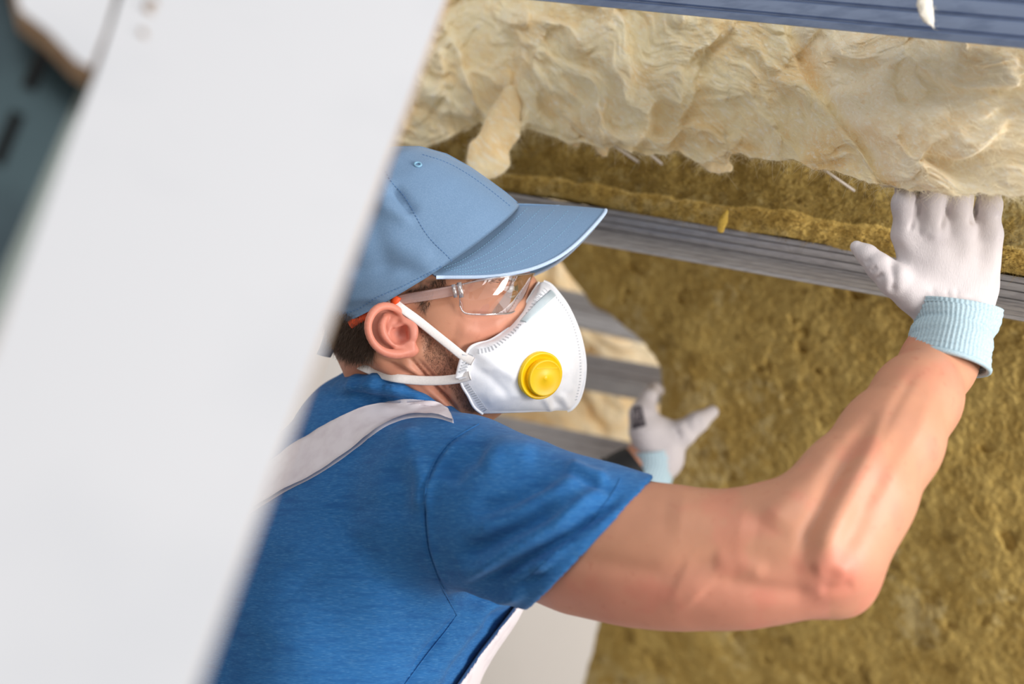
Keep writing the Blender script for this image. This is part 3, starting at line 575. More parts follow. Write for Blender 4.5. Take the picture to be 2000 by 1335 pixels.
# ---- body under the clothes, so the figure is whole
SPN = [((770, 860, 1.475), .060), ((755, 1000, 1.495), .116), ((688, 1180, 1.50), .132), ((610, 1400, 1.50), .132), ((520, 1680, 1.50), .130)]
ZS = .66
def torso(p, grow=0.):
    q = p.copy(); q[:, 2] = (q[:, 2]+1.50)*ZS
    d = chain(q, [(np.array([*PX(*a)[:2], (PX(*a)[2]+1.50)*ZS]), r+grow) for a, r in SPN], .05)
    return smin(d, rc(p, PX(850, 1060, 1.46), PX(912, 1122, 1.47), .075+grow, .052+grow), .05)      # chest
def bodyfn(p):
    d = torso(p, -.008); d = smin(d, rc(p, PX(800, 930, 1.47), PX(890, 985, 1.32), .05, .05), .05)
    return smin(d, rc(p, PX(770, 930, 1.52), PX(865, 985, 1.66), .05, .05), .05)
v5, f5 = nets(bodyfn, PX(330, 1800, 1.5)-[0, .05, .3], PX(1010, 800, 1.5)+[.02, .0, .3], .010)
skinc = np.array(lin(196, 140, 111))
def paint(v, kind):
    q = proj(v); n = fbm(v*60, 3, 5)[:, None]; c = skinc*(1+.06*n)*np.ones((len(v), 1))
    red = np.array(lin(206, 116, 100)); pale = np.array(lin(226, 172, 144))
    def mixin(c, w, t): w = np.clip(w, 0, 1)[:, None]; return c*(1-w)+t*w
    if kind == 'arm':
        c = mixin(c, .55*np.exp(-(np.linalg.norm((q-[1640, 1140])/[70, 50], axis=1))**2), red); c = mixin(c, .45*sst(1060, 1170, q[:, 1])*(q[:, 0] < 1620), np.array(lin(216, 138, 120)))
        c = mixin(c, .25*sst(.1, .5, fbm(v*35, 3, 8)), red)
    if kind == 'ear': c = mixin(c, .55+0*q[:, 0], np.array(lin(218, 124, 108))); c = mixin(c, .55*np.exp(-(np.linalg.norm((q-[784, 650])/[26, 26], axis=1))**2), np.array(lin(196, 130, 116)))
    if kind == 'head':
        c = mixin(c, .35*np.exp(-(np.linalg.norm((q-[950, 640])/[60, 45], axis=1))**2), np.array(lin(226, 140, 122)))
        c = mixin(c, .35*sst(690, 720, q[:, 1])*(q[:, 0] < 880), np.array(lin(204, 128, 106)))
        st = [(806, 600), (838, 640), (866, 676), (892, 700), (905, 745), (925, 805), (900, 800), (876, 740), (840, 720), (820, 690)]
        dd, _ = pldist(q, [(825, 640), (850, 690), (885, 720), (905, 770), (925, 800)]); c = mixin(c, .42*np.exp(-(dd/24)**2)*(.6+.4*fbm(v*150, 2, 3)), np.array(lin(120, 84, 66)))
        hp = [(560, 560), (800, 540), (880, 540), (862, 552), (836, 566), (834, 606), (822, 600), (812, 590), (790, 575), (722, 610), (716, 650), (736, 688), (712, 704), (690, 704), (600, 720)]
        dd, _ = pldist(q, hp+hp[:1]); w = np.where(inpoly(q, hp), sst(0, 9, dd), 0)*.8; c = mixin(c, w*(.85+.3*fbm(v*300, 2, 4)), np.array(lin(62, 46, 36)))
    return c
V, Fc = joinm([(v1, f1), (v2, f2), (v3, f3), (v4, f4), (v5, f5)])
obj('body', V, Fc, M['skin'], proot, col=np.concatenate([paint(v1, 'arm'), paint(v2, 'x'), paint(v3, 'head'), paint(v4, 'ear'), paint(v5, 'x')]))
hb = bvh(np.concatenate([v3, v4]), np.concatenate([f3, f4+len(v3)])); hb0 = bvh(v3, f3)
# eye
e0 = PX(987, 562, HM-.0335); uu, vv = np.meshgrid(np.linspace(0, 2*math.pi, 25), np.linspace(0, math.pi, 13), indexing='ij'); s = np.stack([np.sin(vv)*np.cos(uu), np.sin(vv)*np.sin(uu), np.cos(vv)], -1).reshape(-1, 3)
dirn = np.array([.93, .15, .33]); g = gridf(25, 13); ii = (s[g].mean(1) @ (dirn/np.linalg.norm(dirn)) > .86).astype(int)
obj('eye', e0+s*.0128, g, [M['eye'], M['iris']], proot, mi=ii)
# hair, sideburn, brow
def hairs(poly, n, L, w, dirv, m, name, jit=.35, b=hb0, lift=.45):
    poly = np.array(poly, float); lo, hi = poly.min(0), poly.max(0); P, D = [], []; k = 0
    Q = lo+(hi-lo)*rng.random((n*8, 2)); Q = Q[inpoly(Q, poly)]
    for q in Q:
        if len(P) >= n: break
        p, nn = hit(b, *q)
        if p is None or p[2] < -1.47: continue
        t = np.array(dirv)-nn*np.dot(dirv, nn); P.append(p); D.append(t+nn*lift+rng.normal(size=3)*jit)
    return strands(np.array(P), np.array(D), rng.uniform(.6, 1.1, len(P))*L, w, .3)
hv = joinm([hairs([(630, 600), (705, 605), (722, 622), (720, 650), (735, 685), (725, 702), (700, 704), (676, 700), (655, 680), (630, 640)], 5200, .011, .00032, (-.25, -1, .1), M['hair'], 'hair'),
            hairs([(790, 570), (868, 538), (872, 556), (848, 566), (840, 592), (832, 612), (822, 600), (815, 585)], 520, .008, .0003, (.1, -1, 0), M['hair'], 'hair', lift=.25),
            hairs([(905, 548), (960, 542), (1010, 540), (1012, 548), (960, 552)], 160, .007, .0003, (1, .2, 0), M['hair'], 'hair', lift=.3)])
obj('hair', hv[0], hv[1], M['hair'], proot)
sv, sf = hairs([(818, 612), (842, 640), (868, 672), (905, 700), (912, 760), (938, 806), (905, 800), (884, 762), (852, 726), (830, 700), (822, 655)], 2600, .0024, .00022, (.2, -1, 0), M['stub'], 'stubble', jit=.5)
obj('stubble', sv, sf, M['stub'], proot)
# ---- t-shirt
SH = [((880, 975, 1.325), .070), ((1000, 1012, 1.275), .0680), ((1140, 1058, 1.236), .0650), ((1300, 1084, 1.20), .0645)]
SLL = [((850, 975, 1.66), .066), ((930, 1045, 1.745), .062), ((1000, 1080, 1.83), .058)]
def shirtfn(p):
    d = torso(p, .0)
    d = smin(d, rc(p, PX(812, 925, 1.46), PX(905, 965, 1.335), .066, .070), .05)           # near shoulder
    d = smin(d, rc(p, PX(770, 930, 1.52), PX(850, 975, 1.65), .060, .066), .05)
    d = smin(d, rc(p, PX(690, 880, 1.50), PX(610, 1020, 1.51), .062, .105), .05)         # upper back
    d = smin(d, ell(p, PX(735, 820, 1.470), (.058, .040, .066)), .045)                      # bunched collar at the nape
    sl = chain(p, [(PX(*a), r) for a, r in SH], .03); inner = chain(p, [(PX(*a), r-.0062) for a, r in SH], .03); pl = ((p-f32(hemc)) @ f32(hemn))
    sl = smax(sl, pl, .003); sl = np.maximum(sl, -np.maximum(inner, -(pl+.035)))
    d = smin(d, sl, .035); d = np.maximum(d, pl*1.0+0*d) if False else d
    ll = chain(p, [(PX(*a), r) for a, r in SLL], .03); d = smin(d, ll, .03)
    nk = rc(p, PX(795, 690, 1.425), PX(838, 862, 1.45), .062, .056)                         # neck opening
    d = smax(d, -nk, .004)
    d = smin(d, rc(p, PX(712, 778, 1.412), PX(815, 812, 1.402), .016, .018), .016)
    ring = [(684, 752, 1.43), (700, 750, 1.396), (735, 750, 1.376), (775, 760, 1.370), (820, 781, 1.372), (862, 806, 1.384), (905, 832, 1.41), (925, 842, 1.44)]
    d = smin(d, chain(p, [(PX(*a), .0095) for a in ring], .006), .016); d = smin(d, chain(p, [(mir(PX(*a), 1.445), .0095) for a in ring], .006), .016)
    return d
v, f = nets(shirtfn, PX(330, 1620, 1.5)-[0, 0, .30], PX(1290, 700, 1.32)+[0, .0, .14], .0031); v = smooth(v, f, 3)
SEAM = [(935, 828), (880, 862), (848, 905), (832, 955), (829, 1010), (836, 1070), (852, 1120), (876, 1170), (892, 1200)]
SIDE = [(892, 1200), (870, 1232), (840, 1270), (810, 1310), (780, 1350)]
v = ridge(v, f, [(a_, w_, h_*(2.2 if w_ > 8 else 1.25)) for a_, w_, h_ in [(a_, w_*(1.55 if w_ > 8 else 1), h_) for a_, w_, h_ in [
 (SEAM, 3.5, -.0022), ([(x+9, y) for x, y in SEAM], 6, .0016), (SIDE, 3.5, -.0022), ([(x+9, y+4) for x, y in SIDE], 6, .0014),
 ([(900, 1130), (1000, 1075), (1100, 1020), (1190, 950)], 13, .0050), ([(905, 1160), (1010, 1100), (1110, 1045), (1205, 975)], 11, -.0045), ([(950, 1165), (1050, 1105), (1130, 1050), (1215, 985)], 9, .0034),
 ([(890, 1090), (960, 1060), (1040, 1025), (1100, 990)], 14, -.0032), ([(900, 1050), (1000, 1010), (1090, 965), (1140, 930)], 13, .0036), ([(920, 1000), (1010, 975), (1080, 935)], 12, -.0026), ([(900, 1185), (960, 1160), (1020, 1130), (1060, 1110)], 9, -.0034), ([(900, 1210), (960, 1180), (1030, 1150)], 9, .0030),
 ([(1010, 1160), (1080, 1105), (1160, 1030), (1215, 960)], 5, -.0016), ([(1105, 905), (1150, 930), (1190, 940)], 9, .0030), ([(1110, 925), (1160, 950), (1195, 965)], 8, -.0026), ([(930, 900), (985, 880), (1050, 890)], 16, .0030), ([(870, 940), (900, 900), (960, 868)], 14, -.0034),
 ([(1000, 1190), (940, 1260), (890, 1335), (860, 1380)], 16, .0016), ([(985, 1185), (920, 1255), (860, 1340)], 11, -.0030), ([(950, 1190), (890, 1260), (820, 1350)], 16, .0034), ([(930, 1190), (860, 1245), (800, 1320)], 9, -.0024),
 ([(700, 860), (760, 845), (820, 850)], 12, .002), ([(760, 900), (780, 960), (775, 1020)], 16, -.0020), ([(810, 880), (825, 940), (820, 1000)], 12, .0026), ([(700, 1000), (740, 1100), (760, 1220)], 40, .0030), ([(560, 1100), (640, 1200), (700, 1330)], 45, -.0030),
 ([(640, 775), (700, 770), (760, 778), (820, 790), (862, 806)], 5, -.0022), ([(660, 758), (720, 750), (790, 762), (850, 790)], 7, .0028), ([(700, 745), (760, 748), (810, 765)], 4, -.0015)]]])
v += normals(v, f)*(.0012*fbm(v*22, 3, 71))[:, None]
shv, shf = v, f; sb = bvh(v, f)
tee = obj('t_shirt', v, f, M['shirt'], proot)
P, N = on(sb, spline(SEAM, 60), .0002); a, b = tube(P, .0008, 5); obj('armhole_seam', a, b, M['shirt'], tee)
P, N = on(sb, spline([(1212, 935), (1196, 965), (1165, 1003), (1120, 1050), (1066, 1098), (1024, 1136)], 50), .0003); a, b = tube(P, .0007, 5); obj('hem_seam', a, b, M['shirt'], tee)
P, N = on(sb, spline(SIDE, 40), .0002); a, b = tube(P, .0008, 5); obj('side_seam', a, b, M['shirt'], tee)
# ---- overalls: strap, bib, legs
top = spline([(876, 806), (840, 784), (790, 779), (740, 788), (690, 808), (640, 832), (600, 856), (560, 882), (505, 925), (420, 985)], 90); bot = spline([(886, 826), (850, 816), (800, 816), (755, 832), (712, 862), (665, 898), (610, 933), (560, 958), (500, 994), (430, 1040)], 90)
rows = []
for i in range(90):
    row = []
    for k in range(9):
        t = k/8; q = top[i]*(1-t)+bot[i]*t; p, n = hit(sb, *q)
        if p is None: row = None; break
        row.append((p, n))
    if row: rows.append(row)
P = np.array([[x[0] for x in r] for r in rows]); N = np.array([[x[1] for x in r] for r in rows])
for _ in range(6): N[1:-1] = (N[:-2]+N[1:-1]*2+N[2:])/4; P[1:-1] = (P[:-2]+2*P[1:-1]+P[2:])/4
N /= np.linalg.norm(N, axis=2)[..., None]; ex = np.sin(np.linspace(0, math.pi, 9))[None, :, None]*.0012
wr = (.0012*fbm((P*np.array([55, 55, 55])).reshape(-1, 3), 3, 12)).reshape(P.shape[0], 9, 1)
O = (P+N*(.0042+ex+wr)).reshape(-1, 3); I = (P+N*-.001).reshape(-1, 3); nr_ = len(rows); g = gridf(nr_, 9); n0 = len(O)
ring = [i*9 for i in range(nr_)]+[(nr_-1)*9+j for j in range(1, 9)]+[i*9+8 for i in range(nr_-2, -1, -1)]+[j for j in range(7, 0, -1)]
ff = g.tolist()+(g[:, ::-1]+n0).tolist()+[[ring[i], ring[(i+1) % len(ring)], ring[(i+1) % len(ring)]+n0, ring[i]+n0] for i in range(len(ring))]
bA, bB = PX(1008, 1190, 1.42), PX(868, 1352, 1.42); bn = np.array([-(bB-bA)[1], (bB-bA)[0], 0]); bn /= np.linalg.norm(bn); bn = bn if bn[0] > 0 else -bn
def bib(p):
    d = torso(p, .0105); d = np.maximum(d, -torso(p, .0010)); pl = (p-f32(bA)) @ f32(bn)
    d = np.maximum(d, -pl); up = p[:, 1]-PX(1000, 1165, 1.42)[1]; return np.maximum(d, up)
bv, bf_ = nets(bib, PX(560, 1640, 1.5)-[0, 0, .27], PX(1060, 1140, 1.4)+[.02, .0, .27], .0034); bv = smooth(bv, bf_, 2)
ov = obj('overalls', bv, bf_, M['white'], proot)
obj('shoulder_strap', np.concatenate([O, I]), ff, M['white'], ov)
WI = lambda w: (np.asarray(w, float)-CAMPOS) @ RW                                            # world -> camera frame
yl = W(PX(500, 1720, 1.32))-pw; yl[2] = 0; yl = yl/np.linalg.norm(yl)*.10; feet = []
def legs(p):
    q = W(p).astype(np.float32); d = ell(q, pw, (.155, .19, .13))
    for s in (-1, 1):
        h0 = pw+yl*s; kn = h0*[1, 1, 0]+[.05, 0, .52]; an = h0*[1, 1, 0]+[0, 0, .10]
        d = smin(d, chain(q, [(h0, .098), (kn, .070), (an, .062)], .03), .03)
    return np.maximum(d, .03-q[:, 2])
cr = np.array([pw+[x, y, z] for x in (-.35, .35) for y in (-.35, .35) for z in (-pw[2], .15)]); cc = WI(cr)
lv, lf = nets(legs, cc.min(0), cc.max(0), .018); obj('trouser_legs', lv, lf, M['white'], ov)
for s in (-1, 1):
    a = pw*[1, 1, 0]+yl*s
    vv_, ff_ = nets(lambda p: np.maximum(chain(p, [(a+[-.03, 0, .05], .05), (a+[.08, 0, .045], .048), (a+[.19, 0, .035], .04)], .02), -p[:, 2]), a-[.12, .09, .01], a+[.27, .09, .13], .008)
    obj('shoe', vv_, ff_, M['shoe'], proot, world=True)

# ================================================================== CAP
e1 = np.array([.843, .539]); e2 = np.array([-.539, .843]); CO = PX(827, 520, HM); cs = HM/F      # local axes (x right, y up)
def crown_pt(th, s, grow=0):
    c, sn = np.cos(th), np.sin(th)
    fr = np.array([(1, 0), (.955, .14), (.896, .28), (.815, .46), (.70, .655), (.54, .82), (.342, .935), (.17, .985), (0, 1)]); sd = np.array([(1, 0), (1.0, .14), (.985, .28), (.95, .46), (.87, .64), (.71, .82), (.48, .935), (.24, .985), (0, 1)])
    t = np.linspace(0, 1, 9); w = np.clip(c, 0, 1)**1.3
    r = np.interp(s, t, fr[:, 0])*w+np.interp(s, t, sd[:, 0])*(1-w); h = np.interp(s, t, fr[:, 1])*w+np.interp(s, t, sd[:, 1])*(1-w)
    x = 222*r*c+12*(h*(1-r))*0; y = h*243-34*np.abs(sn)**1.2*(1-s)**2; z = 176*r*sn
    return CO+np.stack([(x*e1[0]+y*e2[0])*cs, (x*e1[1]+y*e2[1])*cs, z*cs], -1)
NT, NS = 144, 60
ss = np.linspace(0, 1, NS); ss = spline(np.linspace(0, .995, NS)[:, None], NS)[:, 0]; th = np.linspace(0, 2*math.pi, NT, endpoint=False); TH, S_ = np.meshgrid(th, ss, indexing='ij')
v = crown_pt(TH.ravel(), S_.ravel()); f = gridf(NT, NS, True)
# close the top
v = np.concatenate([v, crown_pt(np.array([0.]), np.array([1.]))]); f = f.tolist()
v = v
fq = np.array(f); vs = v.copy()
for _ in range(2):
    a = vs[:-1].reshape(NT, NS, 3); a[:, 1:-1] = (a[:, :-2]+2*a[:, 1:-1]+a[:, 2:])/4; a = (np.roll(a, 1, 0)+2*a+np.roll(a, -1, 0))/4; vs[:-1] = a.reshape(-1, 3)
v = vs
SP1 = [(742, 330), (757, 358), (786, 392), (826, 461), (868, 505), (880, 520)]
def fwd(v, fq):                                                                          # outward normals
    n = normals(v, fq); return n*np.sign(((v-CO)*n).sum(1))[:, None]
n = fwd(v, fq); q = proj(v); off = np.zeros(len(v)); near = np.clip(n[:, 2]*3, 0, 1)
for pl, w, hh in [(SP1, 4, -.0012), ([(770, 372), (790, 400), (800, 408)], 11, -.0065), ([(752, 402), (770, 412), (790, 424)], 14, .0045), ([(740, 350), (760, 366)], 13, .0026), ([(700, 480), (760, 470), (820, 500)], 24, .0035), ([(700, 530), (770, 520), (840, 545)], 16, -.0032), ([(690, 585), (740, 575), (800, 555), (840, 530)], 10, .0022),
                  ([(720, 420), (740, 470), (750, 520)], 20, -.0022), ([(830, 350), (880, 380), (920, 420)], 40, .0014)]:
    d, t = pldist(q, pl); off += hh*np.exp(-(d/w)**2)
v = v+n*(off*near)[:, None]; v += n*(.0007*fbm(v*30, 3, 91))[:, None]
top_i = len(v)-1; tri = [[i*NS+NS-1, ((i+1) % NT)*NS+NS-1, top_i] for i in range(NT)]
# fabric thickness
n = fwd(v, fq); n[top_i] = np.array([*e2, 0]); vin = v-n*.0022; n0 = len(v)
rim = [[i*NS, ((i+1) % NT)*NS, ((i+1) % NT)*NS+n0, i*NS+n0] for i in range(NT)]
croot = empty('baseball_cap', PX(800, 600, HM), 'steel-blue cotton baseball cap with a curved brim', 'cap')
crown = obj('crown', np.concatenate([v, vin]), f+tri+[[i+n0 for i in x[::-1]] for x in f+tri]+rim, M['cap'], croot); cb = bvh(v, fq)
st = []
for pl, stp in ((spline([(1008, 411), (950, 466), (905, 503), (866, 533)], 60), 6.5), (spline([(866, 533), (800, 568), (740, 594), (700, 618), (662, 628)], 60)+[-3, -14], 7), (spline(SP1, 40)+[7, -4], 7), (spline([(1000, 398), (960, 366), (915, 334), (872, 311), (825, 296)], 50)+[-3, 5], 7)):
    r = dashes(cb, pl, stp, .0020, .0006, .0002, hgt=.0003)
    if r: st.append(r)
a, b = joinm(st); obj('stitching', a, b, M['thread'], crown, smoothed=False)['kind'] = 'stuff'
p, n = hit(cb, 816, 322); a = np.linspace(0, 2*math.pi, 17)[:-1]; t1 = np.cross(n, [0, 1, 0]); t1 /= np.linalg.norm(t1); t2 = np.cross(n, t1)
ey = np.array([p+n*.0006+(t1*math.cos(x)+t2*math.sin(x))*.0032 for x in np.r_[a, a[:1]]]); tv, tf = tube(ey, .0011, 6, up=np.tile(n, (17, 1))); obj('eyelet', tv, tf, M['threadl'], crown)
# centre seam tape and sweatband edge
P = crown_pt(np.zeros(60), np.linspace(.02, 1, 60)); tv, tf = tube(P, .0012, 6); obj('centre_seam', tv, tf, M['cap'], crown)
# brim
def brim_near():
    out = np.array([(0, 1183, 408, 1.420), (.08, 1184, 413, 1.413), (.18, 1170, 430, 1.401), (.3, 1150, 452, 1.388), (.42, 1124, 478, 1.374), (.55, 1090, 504, 1.361), (.7, 1040, 526, 1.349), (.85, 965, 541, 1.341), (1, 852, 541, 1.337)])
    inn = np.array([(0, 1000, 398, 1.430), (.2, 980, 412, 1.405), (.4, 950, 438, 1.382), (.6, 914, 470, 1.364), (.8, 878, 503, 1.350), (1, 836, 532, 1.341)])
    s = np.linspace(0, 1, 40); g = lambda A: np.stack([PX(*[np.interp(x, A[:, 0], A[:, k]) for k in (1, 2, 3)]) for x in s]); return g(inn), g(out)
I_, O_ = brim_near()
for _ in range(3):
    for A in (I_, O_): A[1:-1] = (A[:-2]+2*A[1:-1]+A[2:])/4
I2 = np.concatenate([mir(I_[::-1])[:-1], I_]); O2 = np.concatenate([mir(O_[::-1])[:-1], O_]); nb = len(I2); NB = 24
t = np.linspace(0, 1, NB)[None, :, None]; G = I2[:, None]*(1-t)+O2[:, None]*t
G = G+np.array([*(e2*.0015), 0])*np.sin(t*math.pi)*.9                                       # gentle arch
for _ in range(2): G[1:-1] = (G[:-2]+2*G[1:-1]+G[2:])/4
gv = G.reshape(-1, 3); gf = gridf(nb, NB); n = normals(gv, gf); n *= np.sign(n @ np.array([*e2, .2]))[:, None]
up_, dn_ = gv+n*.0011, gv-n*.0011; n0 = len(gv); ring = [i*NB for i in range(nb)]+[(nb-1)*NB+j for j in range(1, NB)]+[i*NB+NB-1 for i in range(nb-2, -1, -1)]+[j for j in range(NB-2, 0, -1)]
brim = obj('brim', np.concatenate([up_, dn_]), gf.tolist()+(gf[:, ::-1]+n0).tolist()+[[ring[i], ring[(i+1) % len(ring)], ring[(i+1) % len(ring)]+n0, ring[i]+n0] for i in range(len(ring))], M['cap'], croot)
oe = G[:, -1]; tv, tf = tube(oe, .0019, 8); obj('edge_piping', tv, tf, M['capu'], brim)
bb = bvh(up_, gf); st = []
for k in (.22, .36, .5, .64, .78):
    L = proj(I2*(1-k)+O2*k+np.array([*(e2*.0015), 0])*math.sin(k*math.pi)*.9)[nb//2+4:nb-3]; r = dashes(bb, L, 5.5, .0016, .00045, .0001, hgt=.00018)
    if r: st.append(r)
a, b = joinm(st); obj('stitching', a, b, M['threadl'], brim, smoothed=False)['kind'] = 'stuff'
# strap tab at the nape
P = np.array([PX(*q) for q in ((652, 640, 1.40), (645, 662, 1.40), (638, 682, 1.402), (632, 694, 1.405))]); tv, tf = tube(P, .008, 10, flat=(1, .22), up=np.tile([.5, 0, .8], (4, 1))); obj('back_strap', tv, tf, M['cap'], croot)

# ================================================================== RESPIRATOR
mroot = empty('respirator_mask', PX(1020, 808, 1.40), 'white folded dust respirator with a yellow exhalation valve over nose and mouth', 'respirator')
FR = np.array([(1062, 549), (1076, 556), (1092, 574), (1110, 600), (1128, 640), (1139, 680), (1143, 715), (1140, 750), (1131, 780), (1118, 797), (1108, 802)], float)
CK = np.array([(1052, 552), (1036, 578), (1014, 614), (985, 646), (958, 664), (930, 672), (914, 684), (906, 712), (900, 744), (914, 772), (926, 795), (942, 808)], float)
NVm, NUm = 90, 60; FRs, CKs = spline(FR, NVm), spline(CK, NVm)
vv = np.linspace(0, 1, NVm); dck = np.interp(vv, [0, .12, .3, .5, .65, .8, 1], [1.412, 1.385, 1.358, 1.347, 1.347, 1.356, 1.372])
u = np.linspace(0, 1, NUm); G = np.zeros((NVm, NUm, 3))
for j in range(NUm):
    q = FRs*(1-u[j])+CKs*u[j]; k = 1-(1-u[j])**2.1; bulge = .016*math.sin(u[j]*math.pi)*np.sin(np.clip(vv*1.05, 0, 1)*math.pi)**.7
    d = HM+(dck-HM)*k-bulge; G[:, j] = np.stack([(q[:, 0]-1000)*d/F, -(q[:, 1]-667.5)*d/F, -d], 1)
gv = G.reshape(-1, 3); gf = gridf(NVm, NUm); mq = proj(gv)
n = normals(gv, gf); n *= np.sign(n[:, 2])[:, None]; off = .0008*fbm(gv*35, 3, 13)
for pl, w, hh in [([(1085, 620), (1100, 680), (1100, 740), (1085, 790)], 12, -.0022), ([(1105, 640), (1118, 700), (1114, 760)], 9, .0016), ([(1045, 650), (1060, 600), (1075, 585)], 10, .002), ([(1080, 770), (1090, 790)], 7, -.003), ([(1065, 780), (1075, 796)], 6, .0026), ([(1100, 775), (1108, 792)], 6, .0024), ([(935, 690), (980, 720), (1000, 735)], 10, .0018), ([(925, 715), (960, 740), (990, 770)], 9, -.0016), ([(1000, 650), (1010, 670)], 14, -.0014), ([(960, 780), (1010, 770)], 12, .0014)]:
    d, t = pldist(mq, pl); off += hh*np.exp(-(d/w)**2)
gv = gv+n*off[:, None]
n = normals(gv, gf); n *= np.sign(n[:, 2])[:, None]
def both(v_): return np.concatenate([v_, mir(v_)])
n0 = len(gv); inn = gv-n*.0013; far = mir(gv); far_in = mir(inn)
shell = np.concatenate([gv, inn, far, far_in]); ringm = [i*NUm+NUm-1 for i in range(NVm)]+[(NVm-1)*NUm+j for j in range(NUm-2, -1, -1)]
ff = gf.tolist()+(gf[:, ::-1]+n0).tolist()+(gf[:, ::-1]+2*n0).tolist()+(gf+3*n0).tolist()
for a, b in zip(ringm[:-1], ringm[1:]): ff += [[a, b, b+n0, a+n0], [a+2*n0, a+3*n0, b+3*n0, b+2*n0]]
mshell = obj('filter_shell', shell, ff, M['mask'], mroot); mb = bvh(gv, gf)
P = G[:, 0]; tv, tf = tube(P, .0013, 6, flat=(1.2, 1)); obj('front_seam', tv, tf, M['mask'], mshell)
ce = gv.reshape(NVm, NUm, 3)[:, -1]; tv, tf = tube(ce, .0014, 8); obj('edge_roll', tv, tf, M['mask'], mshell)
tops = spline([(1050, 570), (1032, 600), (1010, 632), (984, 658), (955, 678), (930, 684)], 80)+[5, 2]; bots = spline([(906, 752), (916, 766), (930, 786), (940, 800), (946, 804)], 40)+[5, -2]; fr = spline([(1074, 566), (1104, 602), (1122, 640), (1133, 690), (1134, 740), (1126, 780)], 90)+[-1, 0]; brg = spline([(1066, 556), (1055, 570), (1040, 592)], 30)+[2, 8]
st = [dashes(mb, tops, 7, .0045, .0011, .0001, True, .0003), dashes(mb, bots, 5, .0050, .0010, .0001, True, .0003), dashes(mb, fr, 6, .0030, .0010, .0001, True, .00025), dashes(mb, brg, 6, .0045, .0011, .0001, True, .0003), dashes(mb, [(920, 690), (912, 712), (906, 740)], 6, .006, .0012, .0002, True, .0003)]
a, b = joinm([s for s in st if s]); obj('weld_marks', a, b, M['weld'], mshell, smoothed=False)['kind'] = 'stuff'
# nose clip
P, N = on(mb, spline([(1080, 572), (1060, 590), (1042, 608), (1022, 628)], 24), .0006); tv, tf = tube(P, .0040, 12, flat=(1, .18), up=N); obj('nose_clip', tv, tf, M['clip'], mroot)
# valve
p, n = hit(mb, 1051, 731); n = n*.6+np.array([.16, .10, .95])*.4; n /= np.linalg.norm(n); t1 = np.cross([0, 1, 0], n); t1 /= np.linalg.norm(t1); t2 = np.cross(n, t1); p = p-n*.0005
def lathe(c, prof, ns=56):
    v = []; 
    for k in range(ns):
        a = 2*math.pi*k/ns; d = t1*math.cos(a)+t2*math.sin(a); v += [c+d*r+n*h for r, h in prof]
    f = gridf(ns, len(prof), True); return np.array(v), f
vv_, ff_ = lathe(p, [(.0222, -.004), (.0230, .002), (.0232, .0062), (.0228, .0074), (.0216, .0078), (.0205, .0070), (.0192, .0064), (.0188, .0060), (0.0001, .0060)]); valve = obj('exhalation_valve', vv_, ff_, M['yellow'], mroot)
c2 = p+t1*.0022-t2*.0012; vv_, ff_ = lathe(c2, [(.0180, .005), (.0181, .0105), (.0176, .0117), (.0166, .0122), (.0160, .0118), (.0030, .0117), (.0024, .0122), (.0012, .0125), (.0001, .0126)]); obj('valve_cap', vv_, ff_, M['yellow'], valve)
bx = box(c2+n*.0118+t2*.0098, (t1, t2, n), (.0115, .0004, .0003)); obj('cap_ridge', *bx, M['yellow'], valve, smoothed=False)
# buckle block and elastic bands
P, N = on(mb, [(916, 688), (912, 705), (909, 722), (905, 742)], .0012)
bl = [PX(914, 694, 1.343), PX(908, 714, 1.343), PX(902, 740, 1.344)]; tv, tf = tube(spline(bl, 8), .0068, 10, flat=(1, .3), up=np.tile([0.2, 0, 1.], (8, 1))); buck = obj('strap_anchor', tv, tf, M['mask'], mroot)
bk = [box(PX(910+dx, 716+dy, 1.3405), (np.array([.95, .3, 0]), np.array([-.3, .95, 0]), np.array([0, 0, 1.])), (.0034, .0007, .0006)) for dx, dy in ((1, -10), (-1, -4), (-3, 2), (-5, 8), (-7, 22))]; a, b = joinm(bk); obj('anchor_ribs', a, b, M['weld'], buck, smoothed=False)
def band(pts, r=.0042):
    P = spline(np.array(pts, float), 50); Q = np.array([PX(*x) for x in P]); tv, tf = tube(Q, r, 10, flat=(1, .32), up=np.tile([.15, .1, 1.], (50, 1))); return tv, tf
def skim(pts, off):
    """a band laid over head and ear"""
    out = []
    for x, y, dflt in pts:
        p, n = hit(hb, x, y); out.append((x, y, min(dflt, -p[2]-off) if p is not None else dflt))
    return out
u1 = skim([(772, 592, 1.345), (790, 606, 1.345), (815, 624, 1.345), (845, 648, 1.345), (880, 676, 1.343), (905, 696, 1.342), (924, 706, 1.340)], .0022)
u1 = [(740, 560, 1.352), (756, 576, 1.347)]+u1
tv, tf = band(u1); obj('elastic_band', tv, tf, M['elastic'], mroot)
u2 = skim([(712, 717, 1.39), (735, 727, 1.375), (765, 736, 1.365), (800, 741, 1.36), (835, 743, 1.355), (870, 742, 1.35), (900, 738, 1.344), (918, 733, 1.340)], .0024); u2 = [(700, 712, 1.47), (690, 705, 1.43), (694, 709, 1.405)]+u2
tv, tf = band(u2, .0045); obj('elastic_band', tv, tf, M['elastic'], mroot)

